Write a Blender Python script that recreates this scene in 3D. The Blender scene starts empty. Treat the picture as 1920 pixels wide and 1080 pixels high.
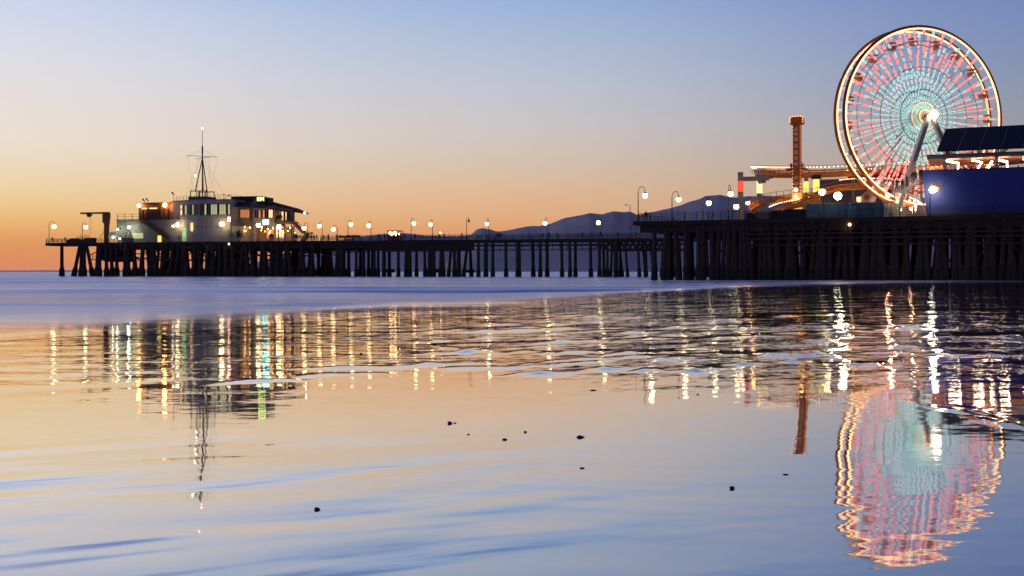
import bpy, math, random
import numpy as np
random.seed(7); rng = np.random.default_rng(7)
sc = bpy.context.scene
COL = sc.collection
R = math.radians
def lin(c):
    return tuple(((v/255)/12.92 if v/255 <= 0.04045 else ((v/255+0.055)/1.055)**2.4) for v in c)

# ------------------------------------------------------------------ camera
CAMZ = 1.3; FPX = 2000.0; HOR = 509.0
cam_d = bpy.data.cameras.new('camera'); cam = bpy.data.objects.new('camera', cam_d); COL.objects.link(cam)
cam.location = (0, 0, CAMZ); cam.rotation_euler = (R(90), 0, 0)
cam_d.sensor_width = 36; cam_d.lens = 36*FPX/1920
cam_d.shift_y = -(540-HOR)/1920
cam_d.clip_start = 0.05; cam_d.clip_end = 90000
sc.camera = cam
sc.view_settings.view_transform = 'Standard'; sc.view_settings.look = 'None'
sc.view_settings.gamma = 1; sc.view_settings.exposure = 0.0

# ------------------------------------------------------------------ dusk sky (after sunset: no sun above the horizon)
world = bpy.data.worlds.new('World'); sc.world = world; world.use_nodes = True
wn = world.node_tree.nodes; wl = world.node_tree.links; wn.clear()
def N(t, **kw):
    n = wn.new(t)
    for k, v in kw.items(): setattr(n, k, v)
    return n
tc = N('ShaderNodeTexCoord'); sep = N('ShaderNodeSeparateXYZ'); wl.new(tc.outputs['Generated'], sep.inputs[0])
def wmath(op, a, b=None):
    n = N('ShaderNodeMath', operation=op)
    for i, v in enumerate((a, b)):
        if v is None: continue
        if isinstance(v, (int, float)): n.inputs[i].default_value = v
        else: wl.new(v, n.inputs[i])
    return n.outputs[0]
az = wmath('ARCTAN2', sep.outputs[0], sep.outputs[1])       # 0 straight ahead, negative to the left
el = wmath('MAXIMUM', sep.outputs[2], 0.0)
el2 = wmath('POWER', el, 0.5)                                # finer steps near the horizon
def ramp(stops):                                             # stops: (pixel row or elevation sine, srgb)
    r = N('ShaderNodeValToRGB'); cr = r.color_ramp; cr.interpolation = 'B_SPLINE' if False else 'EASE'
    cr.interpolation = 'LINEAR'
    ps = [(max(0.0, s)**0.5, c) for s, c in stops]
    while len(cr.elements) > 1: cr.elements.remove(cr.elements[-1])
    cr.elements[0].position = ps[0][0]; cr.elements[0].color = (*lin(ps[0][1]), 1)
    for p, c in ps[1:]:
        e = cr.elements.new(p); e.color = (*lin(c), 1)
    wl.new(el2, r.inputs[0]); return r.outputs[0]
def pe(py, k=0.0):
    t = (HOR-py)/FPX; return t/math.sqrt(1+t*t+k*k)
def stops(lst, k, top):
    return [(pe(p, k), c) for p, c in lst] + top
SKY_L = stops([(509,(246,156,118)),(498,(250,156,104)),(470,(252,166,92)),(440,(252,182,104)),(410,(252,200,128)),(370,(251,217,160)),(320,(247,225,192)),(260,(244,231,214)),(190,(238,228,224)),(110,(228,227,234)),(0,(210,218,241))], -.45,
   [(0.33,(146,160,212)),(0.5,(100,124,194)),(1.0,(60,80,150))])
SKY_M = stops([(509,(224,148,118)),(470,(240,158,106)),(430,(243,172,116)),(400,(238,184,136)),(350,(230,193,158)),(300,(220,198,180)),(240,(211,202,200)),(160,(196,200,214)),(80,(178,193,217)),(0,(156,182,222))], 0,
   [(0.33,(98,118,182)),(0.5,(66,86,156)),(1.0,(50,68,134))])
SKY_R = stops([(509,(176,136,124)),(440,(196,154,126)),(400,(192,160,136)),(350,(182,163,148)),(300,(169,160,156)),(220,(151,155,168)),(140,(136,149,177)),(60,(124,143,186)),(0,(116,138,187))], .45,
   [(0.33,(70,86,144)),(0.5,(48,62,120)),(1.0,(42,56,116))])
SKY_B = [(0.0,(84,74,84)),(0.15,(72,68,86)),(0.4,(54,56,86)),(1.0,(46,58,112))]
rl, rm, rr, rb = [ramp(s) for s in (SKY_L, SKY_M, SKY_R, SKY_B)]
def wmix(f, a, b):
    m = N('ShaderNodeMix', data_type='RGBA'); wl.new(f, m.inputs[0]); wl.new(a, m.inputs[6]); wl.new(b, m.inputs[7]); return m.outputs[2]
def mr(v, a, b, smooth=False):
    m = N('ShaderNodeMapRange'); m.interpolation_type = 'SMOOTHSTEP' if smooth else 'LINEAR'
    wl.new(v, m.inputs[0]); m.inputs[1].default_value = a; m.inputs[2].default_value = b; m.inputs[3].default_value = 0; m.inputs[4].default_value = 1
    return m.outputs[0]
c1 = wmix(mr(az, R(-31), R(3), True), rl, rm)
c2 = wmix(mr(az, R(-3), R(30), True), c1, rr)
c3 = wmix(mr(wmath('ABSOLUTE', wmath('ADD', az, R(20))), R(45), R(125), True), c2, rb)
bg = N('ShaderNodeBackground'); bg.inputs[1].default_value = 1.0
wo = N('ShaderNodeOutputWorld'); wl.new(c3, bg.inputs[0]); wl.new(bg.outputs[0], wo.inputs[0])

# ------------------------------------------------------------------ mesh helpers
class MB:
    def __init__(s): s.v = []; s.f = []; s.m = []
    def add(s, vs, fs, mi=0):
        b = len(s.v); s.v += [tuple(p) for p in vs]; s.f += [tuple(i+b for i in f) for f in fs]; s.m += [mi]*len(fs); return s
    def box(s, x0, x1, y0, y1, z0, z1, mi=0):
        if x0 > x1: x0, x1 = x1, x0
        if y0 > y1: y0, y1 = y1, y0
        if z0 > z1: z0, z1 = z1, z0
        vs = [(x0,y0,z0),(x1,y0,z0),(x1,y1,z0),(x0,y1,z0),(x0,y0,z1),(x1,y0,z1),(x1,y1,z1),(x0,y1,z1)]
        return s.add(vs, [(0,3,2,1),(4,5,6,7),(0,1,5,4),(1,2,6,5),(2,3,7,6),(3,0,4,7)], mi)
    def hexa(s, q, y0, y1, mi=0):      # q: outline in x-z, extruded in y
        n = len(q)
        vs = [(a,y0,b) for a,b in q] + [(a,y1,b) for a,b in q]
        fs = [tuple(range(n)), tuple(range(2*n-1, n-1, -1))] + [(i, i+n, (i+1)%n+n, (i+1)%n) for i in range(n)]
        return s.add(vs, fs, mi)
    def prism(s, q, z0, z1, mi=0):     # q: outline in x-y, extruded in z
        n = len(q)
        vs = [(a,b,z0) for a,b in q] + [(a,b,z1) for a,b in q]
        fs = [tuple(range(n-1,-1,-1)), tuple(range(n, 2*n))] + [(i, (i+1)%n, (i+1)%n+n, i+n) for i in range(n)]
        return s.add(vs, fs, mi)
    def tube(s, pts, rad, n=6, closed=False, mi=0):
        P = [np.array(p, float) for p in pts]; m = len(P)
        if not isinstance(rad, (list, tuple)): rad = [rad]*m
        vs = []
        for i, p in enumerate(P):
            if closed: d = P[(i+1)%m]-P[i-1]
            else: d = P[min(i+1,m-1)]-P[max(i-1,0)]
            d /= (np.linalg.norm(d)+1e-9)
            up = np.array((0,0,1.)) if abs(d[2]) < .9 else np.array((0,1.,0))
            a = np.cross(d, up); a /= np.linalg.norm(a); b = np.cross(a, d)
            for j in range(n):
                t = 2*math.pi*(j+.5)/n; vs.append(tuple(p+rad[i]*(a*math.cos(t)+b*math.sin(t))))
        fs = []
        for i in range(m if closed else m-1):
            k = (i+1)%m
            for j in range(n):
                l = (j+1)%n; fs.append((i*n+j, i*n+l, k*n+l, k*n+j))
        if not closed: fs += [tuple(range(n-1,-1,-1)), tuple(range((m-1)*n, m*n))]
        return s.add(vs, fs, mi)
    def ball(s, c, r, n=10, m=6, sx=1, sy=1, sz=1, mi=0):
        vs = [(c[0],c[1],c[2]-r*sz)]
        for i in range(1, m):
            t = -math.pi/2+math.pi*i/m
            for j in range(n):
                a = 2*math.pi*j/n; vs.append((c[0]+r*sx*math.cos(t)*math.cos(a), c[1]+r*sy*math.cos(t)*math.sin(a), c[2]+r*sz*math.sin(t)))
        vs.append((c[0],c[1],c[2]+r*sz)); L = len(vs)-1; fs = []
        for j in range(n):
            k = (j+1)%n; fs.append((0, 1+k, 1+j)); fs.append((L, 1+(m-2)*n+j, 1+(m-2)*n+k))
            for i in range(m-2): fs.append((1+i*n+j, 1+i*n+k, 1+(i+1)*n+k, 1+(i+1)*n+j))
        return s.add(vs, fs, mi)
    def mesh(s, name, off=(0,0,0), smooth=False):
        me = bpy.data.meshes.new(name)
        me.from_pydata([(v[0]-off[0], v[1]-off[1], v[2]-off[2]) for v in s.v], [], s.f)
        if any(s.m): me.polygons.foreach_set('material_index', s.m)
        if smooth: me.polygons.foreach_set('use_smooth', [True]*len(s.f))
        me.update(); return me

class Frame:                            # a local frame on the ground: s along, t back, z up
    def __init__(f, ox, oy, ang):
        f.o = (ox, oy); f.a = ang; f.u = (math.cos(ang), math.sin(ang)); f.n = (-math.sin(ang), math.cos(ang))
    def s(f, px, t=0):
        k = (px-960)/FPX; bx = f.o[0]+t*f.n[0]; by = f.o[1]+t*f.n[1]
        return (k*by-bx)/(f.u[0]-k*f.u[1])
    def w(f, s, t): return (f.o[0]+s*f.u[0]+t*f.n[0], f.o[1]+s*f.u[1]+t*f.n[1])
    def z(f, px, py, t=0):
        return CAMZ+(HOR-py)/FPX*f.w(f.s(px, t), t)[1]
    def p(f, px, py, t=0): return (f.s(px, t), t, f.z(px, py, t))
def line_frame(px0, D0, px1, D1):
    x0 = (px0-960)/FPX*D0; x1 = (px1-960)/FPX*D1
    return Frame(x0, D0, math.atan2(D1-D0, x1-x0))
FAR = line_frame(85, 292, 1240, 248)
NEAR = line_frame(1187, 172, 1920, 150)
WLD = Frame(0, 0, 0)

def tag(o, label=None, cat=None, group=None, kind=None):
    if label: o['label'] = label
    if cat: o['category'] = cat
    if group: o['group'] = group
    if kind: o['kind'] = kind
    return o
class Thing:
    def __init__(t, name, label, cat, fr, s0, t0, z0, group=None):
        o = bpy.data.objects.new(name, None); COL.objects.link(o); t.o = o; t.off = (s0, t0, z0); t.fr = fr
        x, y = fr.w(s0, t0); o.location = (x, y, z0); o.rotation_euler = (0, 0, fr.a); o.empty_display_size = .3
        tag(o, label, cat, group)
    def part(t, name, mb, mats, parent=None, label=None, smooth=False, kind=None):
        me = mb.mesh(name, t.off, smooth)
        for m in (mats if isinstance(mats, (list, tuple)) else [mats]): me.materials.append(m)
        o = bpy.data.objects.new(name, me); COL.objects.link(o); o.parent = parent or t.o
        if label: o['label'] = label
        if kind: o['kind'] = kind
        return o
def single(name, mb, mats, label, cat, fr, s0, t0, z0, group=None, smooth=False):
    me = mb.mesh(name, (s0, t0, z0), smooth)
    for m in (mats if isinstance(mats, (list, tuple)) else [mats]): me.materials.append(m)
    o = bpy.data.objects.new(name, me); COL.objects.link(o); x, y = fr.w(s0, t0)
    o.location = (x, y, z0); o.rotation_euler = (0, 0, fr.a)
    return tag(o, label, cat, group)
def copy_tree(o, parent=None):
    c = o.copy(); COL.objects.link(c)
    if parent: c.parent = parent
    for ch in list(o.children): copy_tree(ch, c)
    return c

# ------------------------------------------------------------------ materials
def mat(name, rgb, rough=.7, var=.25, scale=2.0, metal=0.0, stretch=(1,1,1), bump=0.0):
    m = bpy.data.materials.new(name); m.use_nodes = True; nt = m.node_tree; b = nt.nodes['Principled BSDF']
    tcn = nt.nodes.new('ShaderNodeTexCoord'); mp = nt.nodes.new('ShaderNodeMapping'); mp.inputs['Scale'].default_value = stretch
    nz = nt.nodes.new('ShaderNodeTexNoise'); nz.inputs['Scale'].default_value = scale; nz.inputs['Detail'].default_value = 5
    nt.links.new(tcn.outputs['Object'], mp.inputs[0]); nt.links.new(mp.outputs[0], nz.inputs['Vector'])
    mx = nt.nodes.new('ShaderNodeMix'); mx.data_type = 'RGBA'
    nt.links.new(nz.outputs['Fac'], mx.inputs[0])
    mx.inputs[6].default_value = (*[c*(1-var) for c in rgb], 1); mx.inputs[7].default_value = (*[min(1, c*(1+var)) for c in rgb], 1)
    nt.links.new(mx.outputs[2], b.inputs['Base Color']); b.inputs['Roughness'].default_value = rough; b.inputs['Metallic'].default_value = metal
    if bump:
        bp = nt.nodes.new('ShaderNodeBump'); bp.inputs['Strength'].default_value = bump; nt.links.new(nz.outputs['Fac'], bp.inputs['Height']); nt.links.new(bp.outputs[0], b.inputs['Normal'])
    return m
def emit(name, rgb, strength, base=None):
    m = bpy.data.materials.new(name); m.use_nodes = True; b = m.node_tree.nodes['Principled BSDF']
    b.inputs['Base Color'].default_value = (*(base or [min(1, c) for c in rgb]), 1); b.inputs['Roughness'].default_value = .5
    b.inputs['Emission Color'].default_value = (*rgb, 1); b.inputs['Emission Strength'].default_value = strength
    return m
M = {}
M['pile'] = mat('creosoted_timber', (.070,.044,.030), .85, .5, 1.2, stretch=(4,4,.5), bump=.4)
def barnacles(m):
    nt = m.node_tree; b = nt.nodes['Principled BSDF']; src = b.inputs['Base Color'].links[0].from_socket
    g_ = nt.nodes.new('ShaderNodeNewGeometry'); sp_ = nt.nodes.new('ShaderNodeSeparateXYZ'); nt.links.new(g_.outputs['Position'], sp_.inputs[0])
    n_ = nt.nodes.new('ShaderNodeTexNoise'); n_.inputs['Scale'].default_value = 1.3; n_.inputs['Detail'].default_value = 6; nt.links.new(g_.outputs['Position'], n_.inputs['Vector'])
    a_ = nt.nodes.new('ShaderNodeMath'); a_.operation = 'MULTIPLY_ADD'; nt.links.new(n_.outputs['Fac'], a_.inputs[0]); a_.inputs[1].default_value = 2.5; nt.links.new(sp_.outputs[2], a_.inputs[2])
    r_ = nt.nodes.new('ShaderNodeMapRange'); nt.links.new(a_.outputs[0], r_.inputs[0]); r_.inputs[1].default_value = 3.4; r_.inputs[2].default_value = 2.9
    x_ = nt.nodes.new('ShaderNodeMix'); x_.data_type = 'RGBA'; nt.links.new(r_.outputs[0], x_.inputs[0]); nt.links.new(src, x_.inputs[6]); x_.inputs[7].default_value = (.035,.034,.024,1); nt.links.new(x_.outputs[2], b.inputs['Base Color'])
barnacles(M['pile'])
M['beam'] = mat('dark_timber', (.055,.033,.023), .85, .45, 1.5, stretch=(.4,3,3), bump=.3)
M['plank'] = mat('deck_planks', (.10,.08,.065), .8, .35, 1.5, stretch=(4,.3,1))
M['rail'] = mat('railing_paint', (.045,.045,.05), .6, .2)
M['whiterail'] = mat('white_painted_rail', (.6,.6,.55), .5, .15)
M['wall'] = mat('office_stucco', (.62,.56,.45), .85, .15, .8, bump=.1)
M['wall2'] = mat('weathered_grey_stucco', (.46,.40,.34), .85, .25, .5, stretch=(1,1,.5))
M['brown'] = mat('red_brown_cladding', (.26,.13,.085), .8, .3, 1)
M['rest'] = mat('restaurant_stucco', (.66,.50,.33), .85, .15, 1)
M['roof'] = mat('dark_roof_shingles', (.065,.05,.045), .9, .3, 3)
M['soffit'] = mat('timber_soffit', (.25,.15,.09), .8, .2, 2)
M['frame'] = mat('window_frame', (.05,.04,.035), .6, .2)
M['mull'] = mat('pale_mullion', (.42,.38,.32), .6, .1)
M['glass'] = mat('dark_window_glass', (.05,.05,.055), .12, .2)
M['crane'] = mat('rusty_crane_steel', (.16,.065,.03), .75, .4, 3)
M['steel'] = mat('grey_galvanised_steel', (.28,.27,.26), .45, .15, 2, metal=.4)
M['dark'] = mat('dark_ironwork', (.035,.033,.035), .55, .2)
M['mast'] = mat('dark_mast_paint', (.06,.045,.04), .6, .2)
M['blue'] = mat('deep_blue_panel_paint', (.045,.066,.33), .55, .3, .35)
M['bluebox'] = mat('teal_blue_corrugated_metal', (.05,.14,.24), .6, .25, .6, stretch=(3,1,.4))
M['yellow'] = mat('orange_yellow_coaster_paint', (.80,.30,.03), .4, .15, 2)
M['wheelw'] = mat('white_wheel_paint', (.62,.58,.55), .45, .1)
M['rimp'] = mat('bronze_rim_paint', (.42,.14,.05), .45, .15)
M['red'] = mat('red_ride_paint', (.42,.05,.035), .5, .2)
M['redbrown'] = mat('dark_red_tower_panel', (.60,.19,.04), .5, .3, 2)
M['gold'] = mat('pale_gold_disc', (.85,.68,.36), .4, .1)
M['grey'] = mat('concrete_column', (.40,.37,.35), .7, .15, 2)
M['greyshed'] = mat('grey_metal_wall', (.20,.19,.18), .7, .15, 1)
M['peach'] = mat('peach_plaster', (.55,.36,.22), .8, .1)
M['solar'] = mat('solar_cell_glass', (.018,.014,.022), .3, .3, 1)
M['white'] = mat('white_paint', (.7,.68,.62), .5, .08)
M['canopy'] = mat('orange_painted_ceiling', (.6,.22,.08), .6, .1)
M['cloth'] = mat('dark_clothing', (.02,.02,.024), .9, .3)
M['cloth2'] = mat('navy_clothing', (.025,.03,.055), .9, .3)
M['cloth3'] = mat('brown_clothing', (.06,.04,.03), .9, .3)
M['skin'] = mat('skin', (.30,.18,.13), .6, .1)
M['hair'] = mat('dark_hair', (.02,.015,.012), .7, .2)
M['stone'] = mat('wet_black_stone', (.012,.011,.012), .35, .4, 20, bump=.4)
M['leaf'] = mat('palm_leaf', (.03,.06,.025), .6, .3)
M['L_warm'] = emit('lamp_glass_warm', (1,.64,.28), 9)
M['L_pale'] = emit('lamp_glass_pale', (1,.80,.46), 12)
M['L_green'] = emit('lamp_glass_greenish', (.85,1,.72), 40)
M['L_orange'] = emit('lamp_glass_orange', (1,.42,.10), 30)
M['L_red'] = emit('sign_pink', (1,.45,.42), 9)
M['L_cyan'] = emit('sign_cyan_white', (.20,.95,.85), 9)
M['L_dim'] = emit('lit_pane_warm', (1,.62,.28), 1.6)
M['L_amber'] = emit('lit_pane_amber', (1,.36,.12), .6)
M['L_lime'] = emit('lit_pane_pale_green', (.75,.72,.36), .55)
M['L_door'] = emit('lit_doorway_green', (.45,.75,.30), .8)
M['L_int'] = emit('interior_bulb', (1,.6,.25), 12)
M['L_neon'] = emit('sign_letters_lime', (.75,1,.35), 1.8)
M['led_w'] = emit('rim_led_white', (1,.56,.24), 3.2)
M['led_r'] = emit('led_coral', (1,.30,.26), 1.05)
M['led_t'] = emit('led_teal', (.42,.80,.74), .85)
M['led_p'] = emit('led_pale', (.72,.72,.70), .85)
M['bulb'] = emit('string_bulb', (1,.55,.22), 8)
M['tube'] = emit('fluorescent_tube', (1,.80,.58), 16)
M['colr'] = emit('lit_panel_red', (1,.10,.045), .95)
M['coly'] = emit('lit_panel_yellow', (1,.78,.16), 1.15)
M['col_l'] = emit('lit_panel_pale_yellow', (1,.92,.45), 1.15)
M['discl'] = emit('lit_tower_disc', (1,.70,.32), 4)
M['tleds'] = emit('tower_edge_bulbs', (1,.32,.09), 3.6)

# ------------------------------------------------------------------ ground and water
def sstep(a, b, x):
    t = np.clip((x-a)/(b-a), 0, 1); return t*t*(3-2*t)
_ys = np.linspace(0, 80, 4001)
def _integ(al):
    c = np.concatenate([[0], np.cumsum((al[1:]+al[:-1])/2*np.diff(_ys))]); return c[-1]-c
_gA = _integ(.020*np.exp(-(_ys/9.5)**3)*sstep(3.2, 6.6, _ys)); _gB = _integ(.0205*np.exp(-(_ys/31)**4))
def base(x, y):
    yc = np.clip(y, 0, 80); rest = sstep(260, 20, y)
    L1 = .10+.90*sstep(-3.2, 3.8, -x); L2 = .04+.96*sstep(-.42, .05, -x/np.maximum(y, 6))
    return L1*(np.interp(yc, _ys, _gA)-np.interp(6.5, _ys, _gA)*rest)+L2*(np.interp(yc, _ys, _gB)-np.interp(8, _ys, _gB)*rest)+.008*np.clip(x, -12, 12)*sstep(26, 7, y)
def ground_point(px, py):
    D = 1.3*FPX/(py-HOR)
    for _ in range(60):
        D = .5*D+.5*(CAMZ-float(base(np.array([(px-960)/FPX*D]), np.array([D]))[0]))*FPX/(py-HOR)
    return (px-960)/FPX*D, D
# shoreline of the sea, as world points (x, y)
_sh = [ground_point(*q) for q in ((-300,662),(-80,646),(0,640),(160,632),(300,626),(480,610),(640,600),(800,594),(930,586),(1080,572),(1200,560),(1350,549),(1500,541),(1650,536),(1800,532.5),(1920,530))]
SH = np.array([(-400,-30),(-60,10)]+_sh+[(140,145),(400,160)], float)
def shore_y(x): return np.interp(x, SH[:,0], SH[:,1]) + .5*np.sin(x*.9)*np.clip(x*0+1,0,1)+.25*np.sin(x*2.3+1)
lens = [(480,715,170,.7),(715,688,300,.8),(905,690,200,.7),(1022,700,125,1.1),(1143,692,85,1.1),(1210,695,60,.8),(1305,694,95,1.1),(1398,682,75,1.0),(1490,678,65,.9),(1575,672,70,.6),(1660,661,90,.6),(1250,672,60,.5),(1120,676,80,.4),(1790,768,110,.22),(1860,790,90,.2),(1740,655,80,.5),(620,703,200,.4)]
LN = []
for px, py, wd, a in lens:
    X_0, D = ground_point(px, py); LN.append((X_0, D, wd*D/FPX/2.3, a))
_rl = random.Random(99)
for _ in range(130):
    py = _rl.uniform(590, 684); px = _rl.uniform(760+(684-py)*1.2, 1960)
    X_0, D = ground_point(px, py); LN.append((X_0, D, _rl.uniform(50, 170)*D/FPX/2.3, _rl.uniform(.2, .7)))
def waves(x, y):
    z = np.zeros_like(x)
    m = sstep(9.0, 5.5, y)*(.04+.96*sstep(1.2, -1.8, x))
    ph = (-.50*x+.87*y)
    wob = .35*np.sin(x*.9+y*.5)+.2*np.sin(x*1.7-y*.8+2)
    w0 = np.sin(2*math.pi*(ph+wob)/1.2); z += m*.0030*(w0+.25*np.sin(4*math.pi*(ph+wob)/1.2+.9))*(.6+.4*np.sin(x*.6+1.2))
    z += m*.0004*np.sin(2*math.pi*(ph*1.0+.3*x+wob*.6)/.41+1)
    m2 = sstep(9.5, 5.0, y)
    z += m2*(.4+.6*sstep(2,-1,x))*.00035*np.sin(2*math.pi*(y+.10*x+.12*np.sin(x*1.3))/.30)*(.5+.5*np.sin(x*.8+y*1.1))
    z += m2*(.3+.7*sstep(2,-1,x))*.0009*np.sin(2*math.pi*(y-.13*x+.3*np.sin(x*.7+1))/.75+2)
    for lx, ly, sx_, a in LN:
        dx = (x-lx)/sx_; q_ = max(1.0, ly/13.5); wv = .10*q_*np.sin(2.6*dx+lx*7)+.05*q_*np.sin(6.1*dx+ly*5); th = (.24-.10*np.clip(dx*np.sign(math.sin(lx*9)), -1, 1))*q_; dy = (y-ly-.24*(x-lx)-wv)/th
        z += .024*q_*a*np.exp(-np.abs(dx)**2.6-dy*dy)*(1+.25*np.sin(5*dx+ly))
    m3 = sstep(11, 15, y)*sstep(70, 30, y)
    z += m3*.0022*np.sin(2*math.pi*(y-.22*x+.8*np.sin(x*.35)+.35*np.sin(x*1.1+y*.2))/2.1)*(.45+.55*np.sin(x*.5+y*.3))
    return z
def grid(name, mats, xs_k, ys, zfun, edge=None):
    K, Y = np.meshgrid(xs_k, ys)
    X = np.clip(K*(np.maximum(Y, 0)+3.0), -26000, 26000)
    if edge is not None: X, Y = edge(X, Y, K)
    Z = zfun(X, Y)
    ny, nx = X.shape
    co = np.stack([X, Y, Z], -1).reshape(-1, 3).astype(np.float32)
    i = np.arange(ny*nx).reshape(ny, nx)
    q = np.stack([i[:-1,:-1], i[:-1,1:], i[1:,1:], i[1:,:-1]], -1).reshape(-1, 4)
    me = bpy.data.meshes.new(name)
    me.vertices.add(len(co)); me.vertices.foreach_set('co', co.ravel())
    me.loops.add(q.size); me.loops.foreach_set('vertex_index', q.ravel().astype(np.int32))
    me.polygons.add(len(q)); me.polygons.foreach_set('loop_start', np.arange(0, q.size, 4, dtype=np.int32)); me.polygons.foreach_set('loop_total', np.full(len(q), 4, np.int32))
    me.polygons.foreach_set('use_smooth', np.ones(len(q), bool))
    me.update(); me.validate()
    for m in mats: me.materials.append(m)
    o = bpy.data.objects.new(name, me); COL.objects.link(o)
    return o, X, Y

def water_material(name, sea):
    m = bpy.data.materials.new(name); m.use_nodes = True; nt = m.node_tree; nd = nt.nodes; lk = nt.links; nd.clear()
    out = nd.new('ShaderNodeOutputMaterial'); geo = nd.new('ShaderNodeNewGeometry'); sp = nd.new('ShaderNodeSeparateXYZ'); lk.new(geo.outputs['Position'], sp.inputs[0])
    def ma(op, a, b=None, c=None):
        n = nd.new('ShaderNodeMath'); n.operation = op
        for i, v in enumerate((a, b, c)):
            if v is None: continue
            if isinstance(v, (int, float)): n.inputs[i].default_value = v
            else: lk.new(v, n.inputs[i])
        return n.outputs[0]
    def mrn(v, a, b, c=0.0, d=1.0):
        n = nd.new('ShaderNodeMapRange'); n.interpolation_type = 'SMOOTHSTEP'; lk.new(v, n.inputs[0])
        for i, q in enumerate((a, b, c, d)): n.inputs[i+1].default_value = q
        return n.outputs[0]
    def noise(scale, detail, rot=0.0, off=0):
        mp = nd.new('ShaderNodeMapping'); mp.inputs['Scale'].default_value = scale; mp.inputs['Rotation'].default_value = (0,0,rot); mp.inputs['Location'].default_value = (off, off*1.7, 0)
        lk.new(geo.outputs['Position'], mp.inputs[0])
        n = nd.new('ShaderNodeTexNoise'); n.noise_dimensions = '2D'; n.inputs['Scale'].default_value = 1; n.inputs['Detail'].default_value = detail; n.inputs['Roughness'].default_value = .55
        lk.new(mp.outputs[0], n.inputs['Vector']); return n
    def centred(n):   # two slope components
        s2 = nd.new('ShaderNodeSeparateColor'); lk.new(n.outputs['Color'], s2.inputs[0])
        return ma('SUBTRACT', s2.outputs[0], .5), ma('SUBTRACT', s2.outputs[1], .5)
    def noise_r(scale, detail, rot, off=0):
        mp = nd.new('ShaderNodeMapping'); mp.vector_type = 'TEXTURE'; mp.inputs['Scale'].default_value = (1/scale[0], 1/scale[1], 1); mp.inputs['Rotation'].default_value = (0,0,rot); mp.inputs['Location'].default_value = (off, off, 0)
        lk.new(geo.outputs['Position'], mp.inputs[0])
        n = nd.new('ShaderNodeTexNoise'); n.noise_dimensions = '2D'; n.inputs['Scale'].default_value = 1; n.inputs['Detail'].default_value = detail
        lk.new(mp.outputs[0], n.inputs['Vector']); return n
    x, y = sp.outputs[0], sp.outputs[1]
    a1, b1 = centred(noise((.9, 2.6, 1), 3, .12))
    a2, b2 = centred(noise((3.2, 8.5, 1), 2, -.1, 3))
    patch = mrn(noise((.16, .55, 1), 2, .15, 9).outputs['Fac'], .38, .62, .25, 1.3)
    # ripple strength: calm close in, lively further out and to the right
    far_ = mrn(y, 9.5, 17.0, .0, 1.0)
    right = mrn(x, -4.0, 7.0, .55, 1.3)
    right2 = mrn(x, 0.5, 3.0, 0.0, .008)
    amp = ma('ADD', ma('MULTIPLY', ma('MULTIPLY', far_, right), ma('MULTIPLY', patch, .125)), ma('ADD', right2, .011))
    sx = ma('MULTIPLY', ma('ADD', a1, ma('MULTIPLY', a2, .5)), ma('MULTIPLY', amp, .6))
    a3, b3 = centred(noise((7, 26, 1), 2, .05, 31))
    sy = ma('MULTIPLY', ma('ADD', ma('ADD', ma('MULTIPLY', b1, .8), ma('MULTIPLY', b2, .8)), ma('MULTIPLY', b3, ma('ADD', .35, ma('MULTIPLY', right2, 80.0)))), amp)
    ad_, bd = centred(noise_r((.9, 5.5), 3, .42, 2)); ae, be = centred(noise_r((.35, 2.0), 2, .5, 4))
    near_m = ma('MULTIPLY', mrn(y, 9.5, 5.5), mrn(x, 2.2, -2.0, .03, 1.0))
    sy = ma('ADD', sy, ma('MINIMUM', ma('MULTIPLY', ma('ADD', ma('ADD', ma('MULTIPLY', bd, .22), ma('MULTIPLY', be, .30)), .004), near_m), .006))
    seam = None
    if sea:
        at = nd.new('ShaderNodeAttribute'); at.attribute_name = 'depth'
        wob = ma('MULTIPLY', ma('SUBTRACT', noise((.35, 1.2, 1), 3, .1, 5).outputs['Fac'], .5), .9)
        seam = mrn(ma('ADD', at.outputs['Fac'], wob), .1, 3.2)
        deep = mrn(at.outputs['Fac'], .2, 3.5)
        s1, s2_ = centred(noise((.009, .055, 1), 5, .03, 11))
        s3, s4 = centred(noise((.10, 1.0, 1), 3, .05, 17))
        big = ma('ADD', ma('MULTIPLY', s2_, -.85), ma('MULTIPLY', s4, -.20))
        bias = ma('MULTIPLY', deep, -.045)
        swb = nd.new('ShaderNodeAttribute'); swb.attribute_name = 'swell'
        bias = ma('ADD', bias, ma('MULTIPLY', swb.outputs['Fac'], -.05))
        sy = ma('ADD', ma('MULTIPLY', sy, ma('SUBTRACT', 1.0, ma('MULTIPLY', seam, .6))), ma('MULTIPLY', ma('ADD', ma('MULTIPLY', big, ma('ADD', .35, ma('MULTIPLY', deep, .65))), bias), seam))
    cb = nd.new('ShaderNodeCombineXYZ'); lk.new(sx, cb.inputs[0]); lk.new(sy, cb.inputs[1])
    ad = nd.new('ShaderNodeVectorMath'); ad.operation = 'ADD'; lk.new(geo.outputs['Normal'], ad.inputs[0]); lk.new(cb.outputs[0], ad.inputs[1])
    nm = nd.new('ShaderNodeVectorMath'); nm.operation = 'NORMALIZE'; lk.new(ad.outputs[0], nm.inputs[0])
    gl = nd.new('ShaderNodeBsdfGlossy'); gl.inputs['Color'].default_value = (.99,.96,1,1) if sea else (.96,.96,.97,1); lk.new(nm.outputs[0], gl.inputs['Normal'])
    df = nd.new('ShaderNodeBsdfDiffuse'); mx = nd.new('ShaderNodeMixShader')
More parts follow.
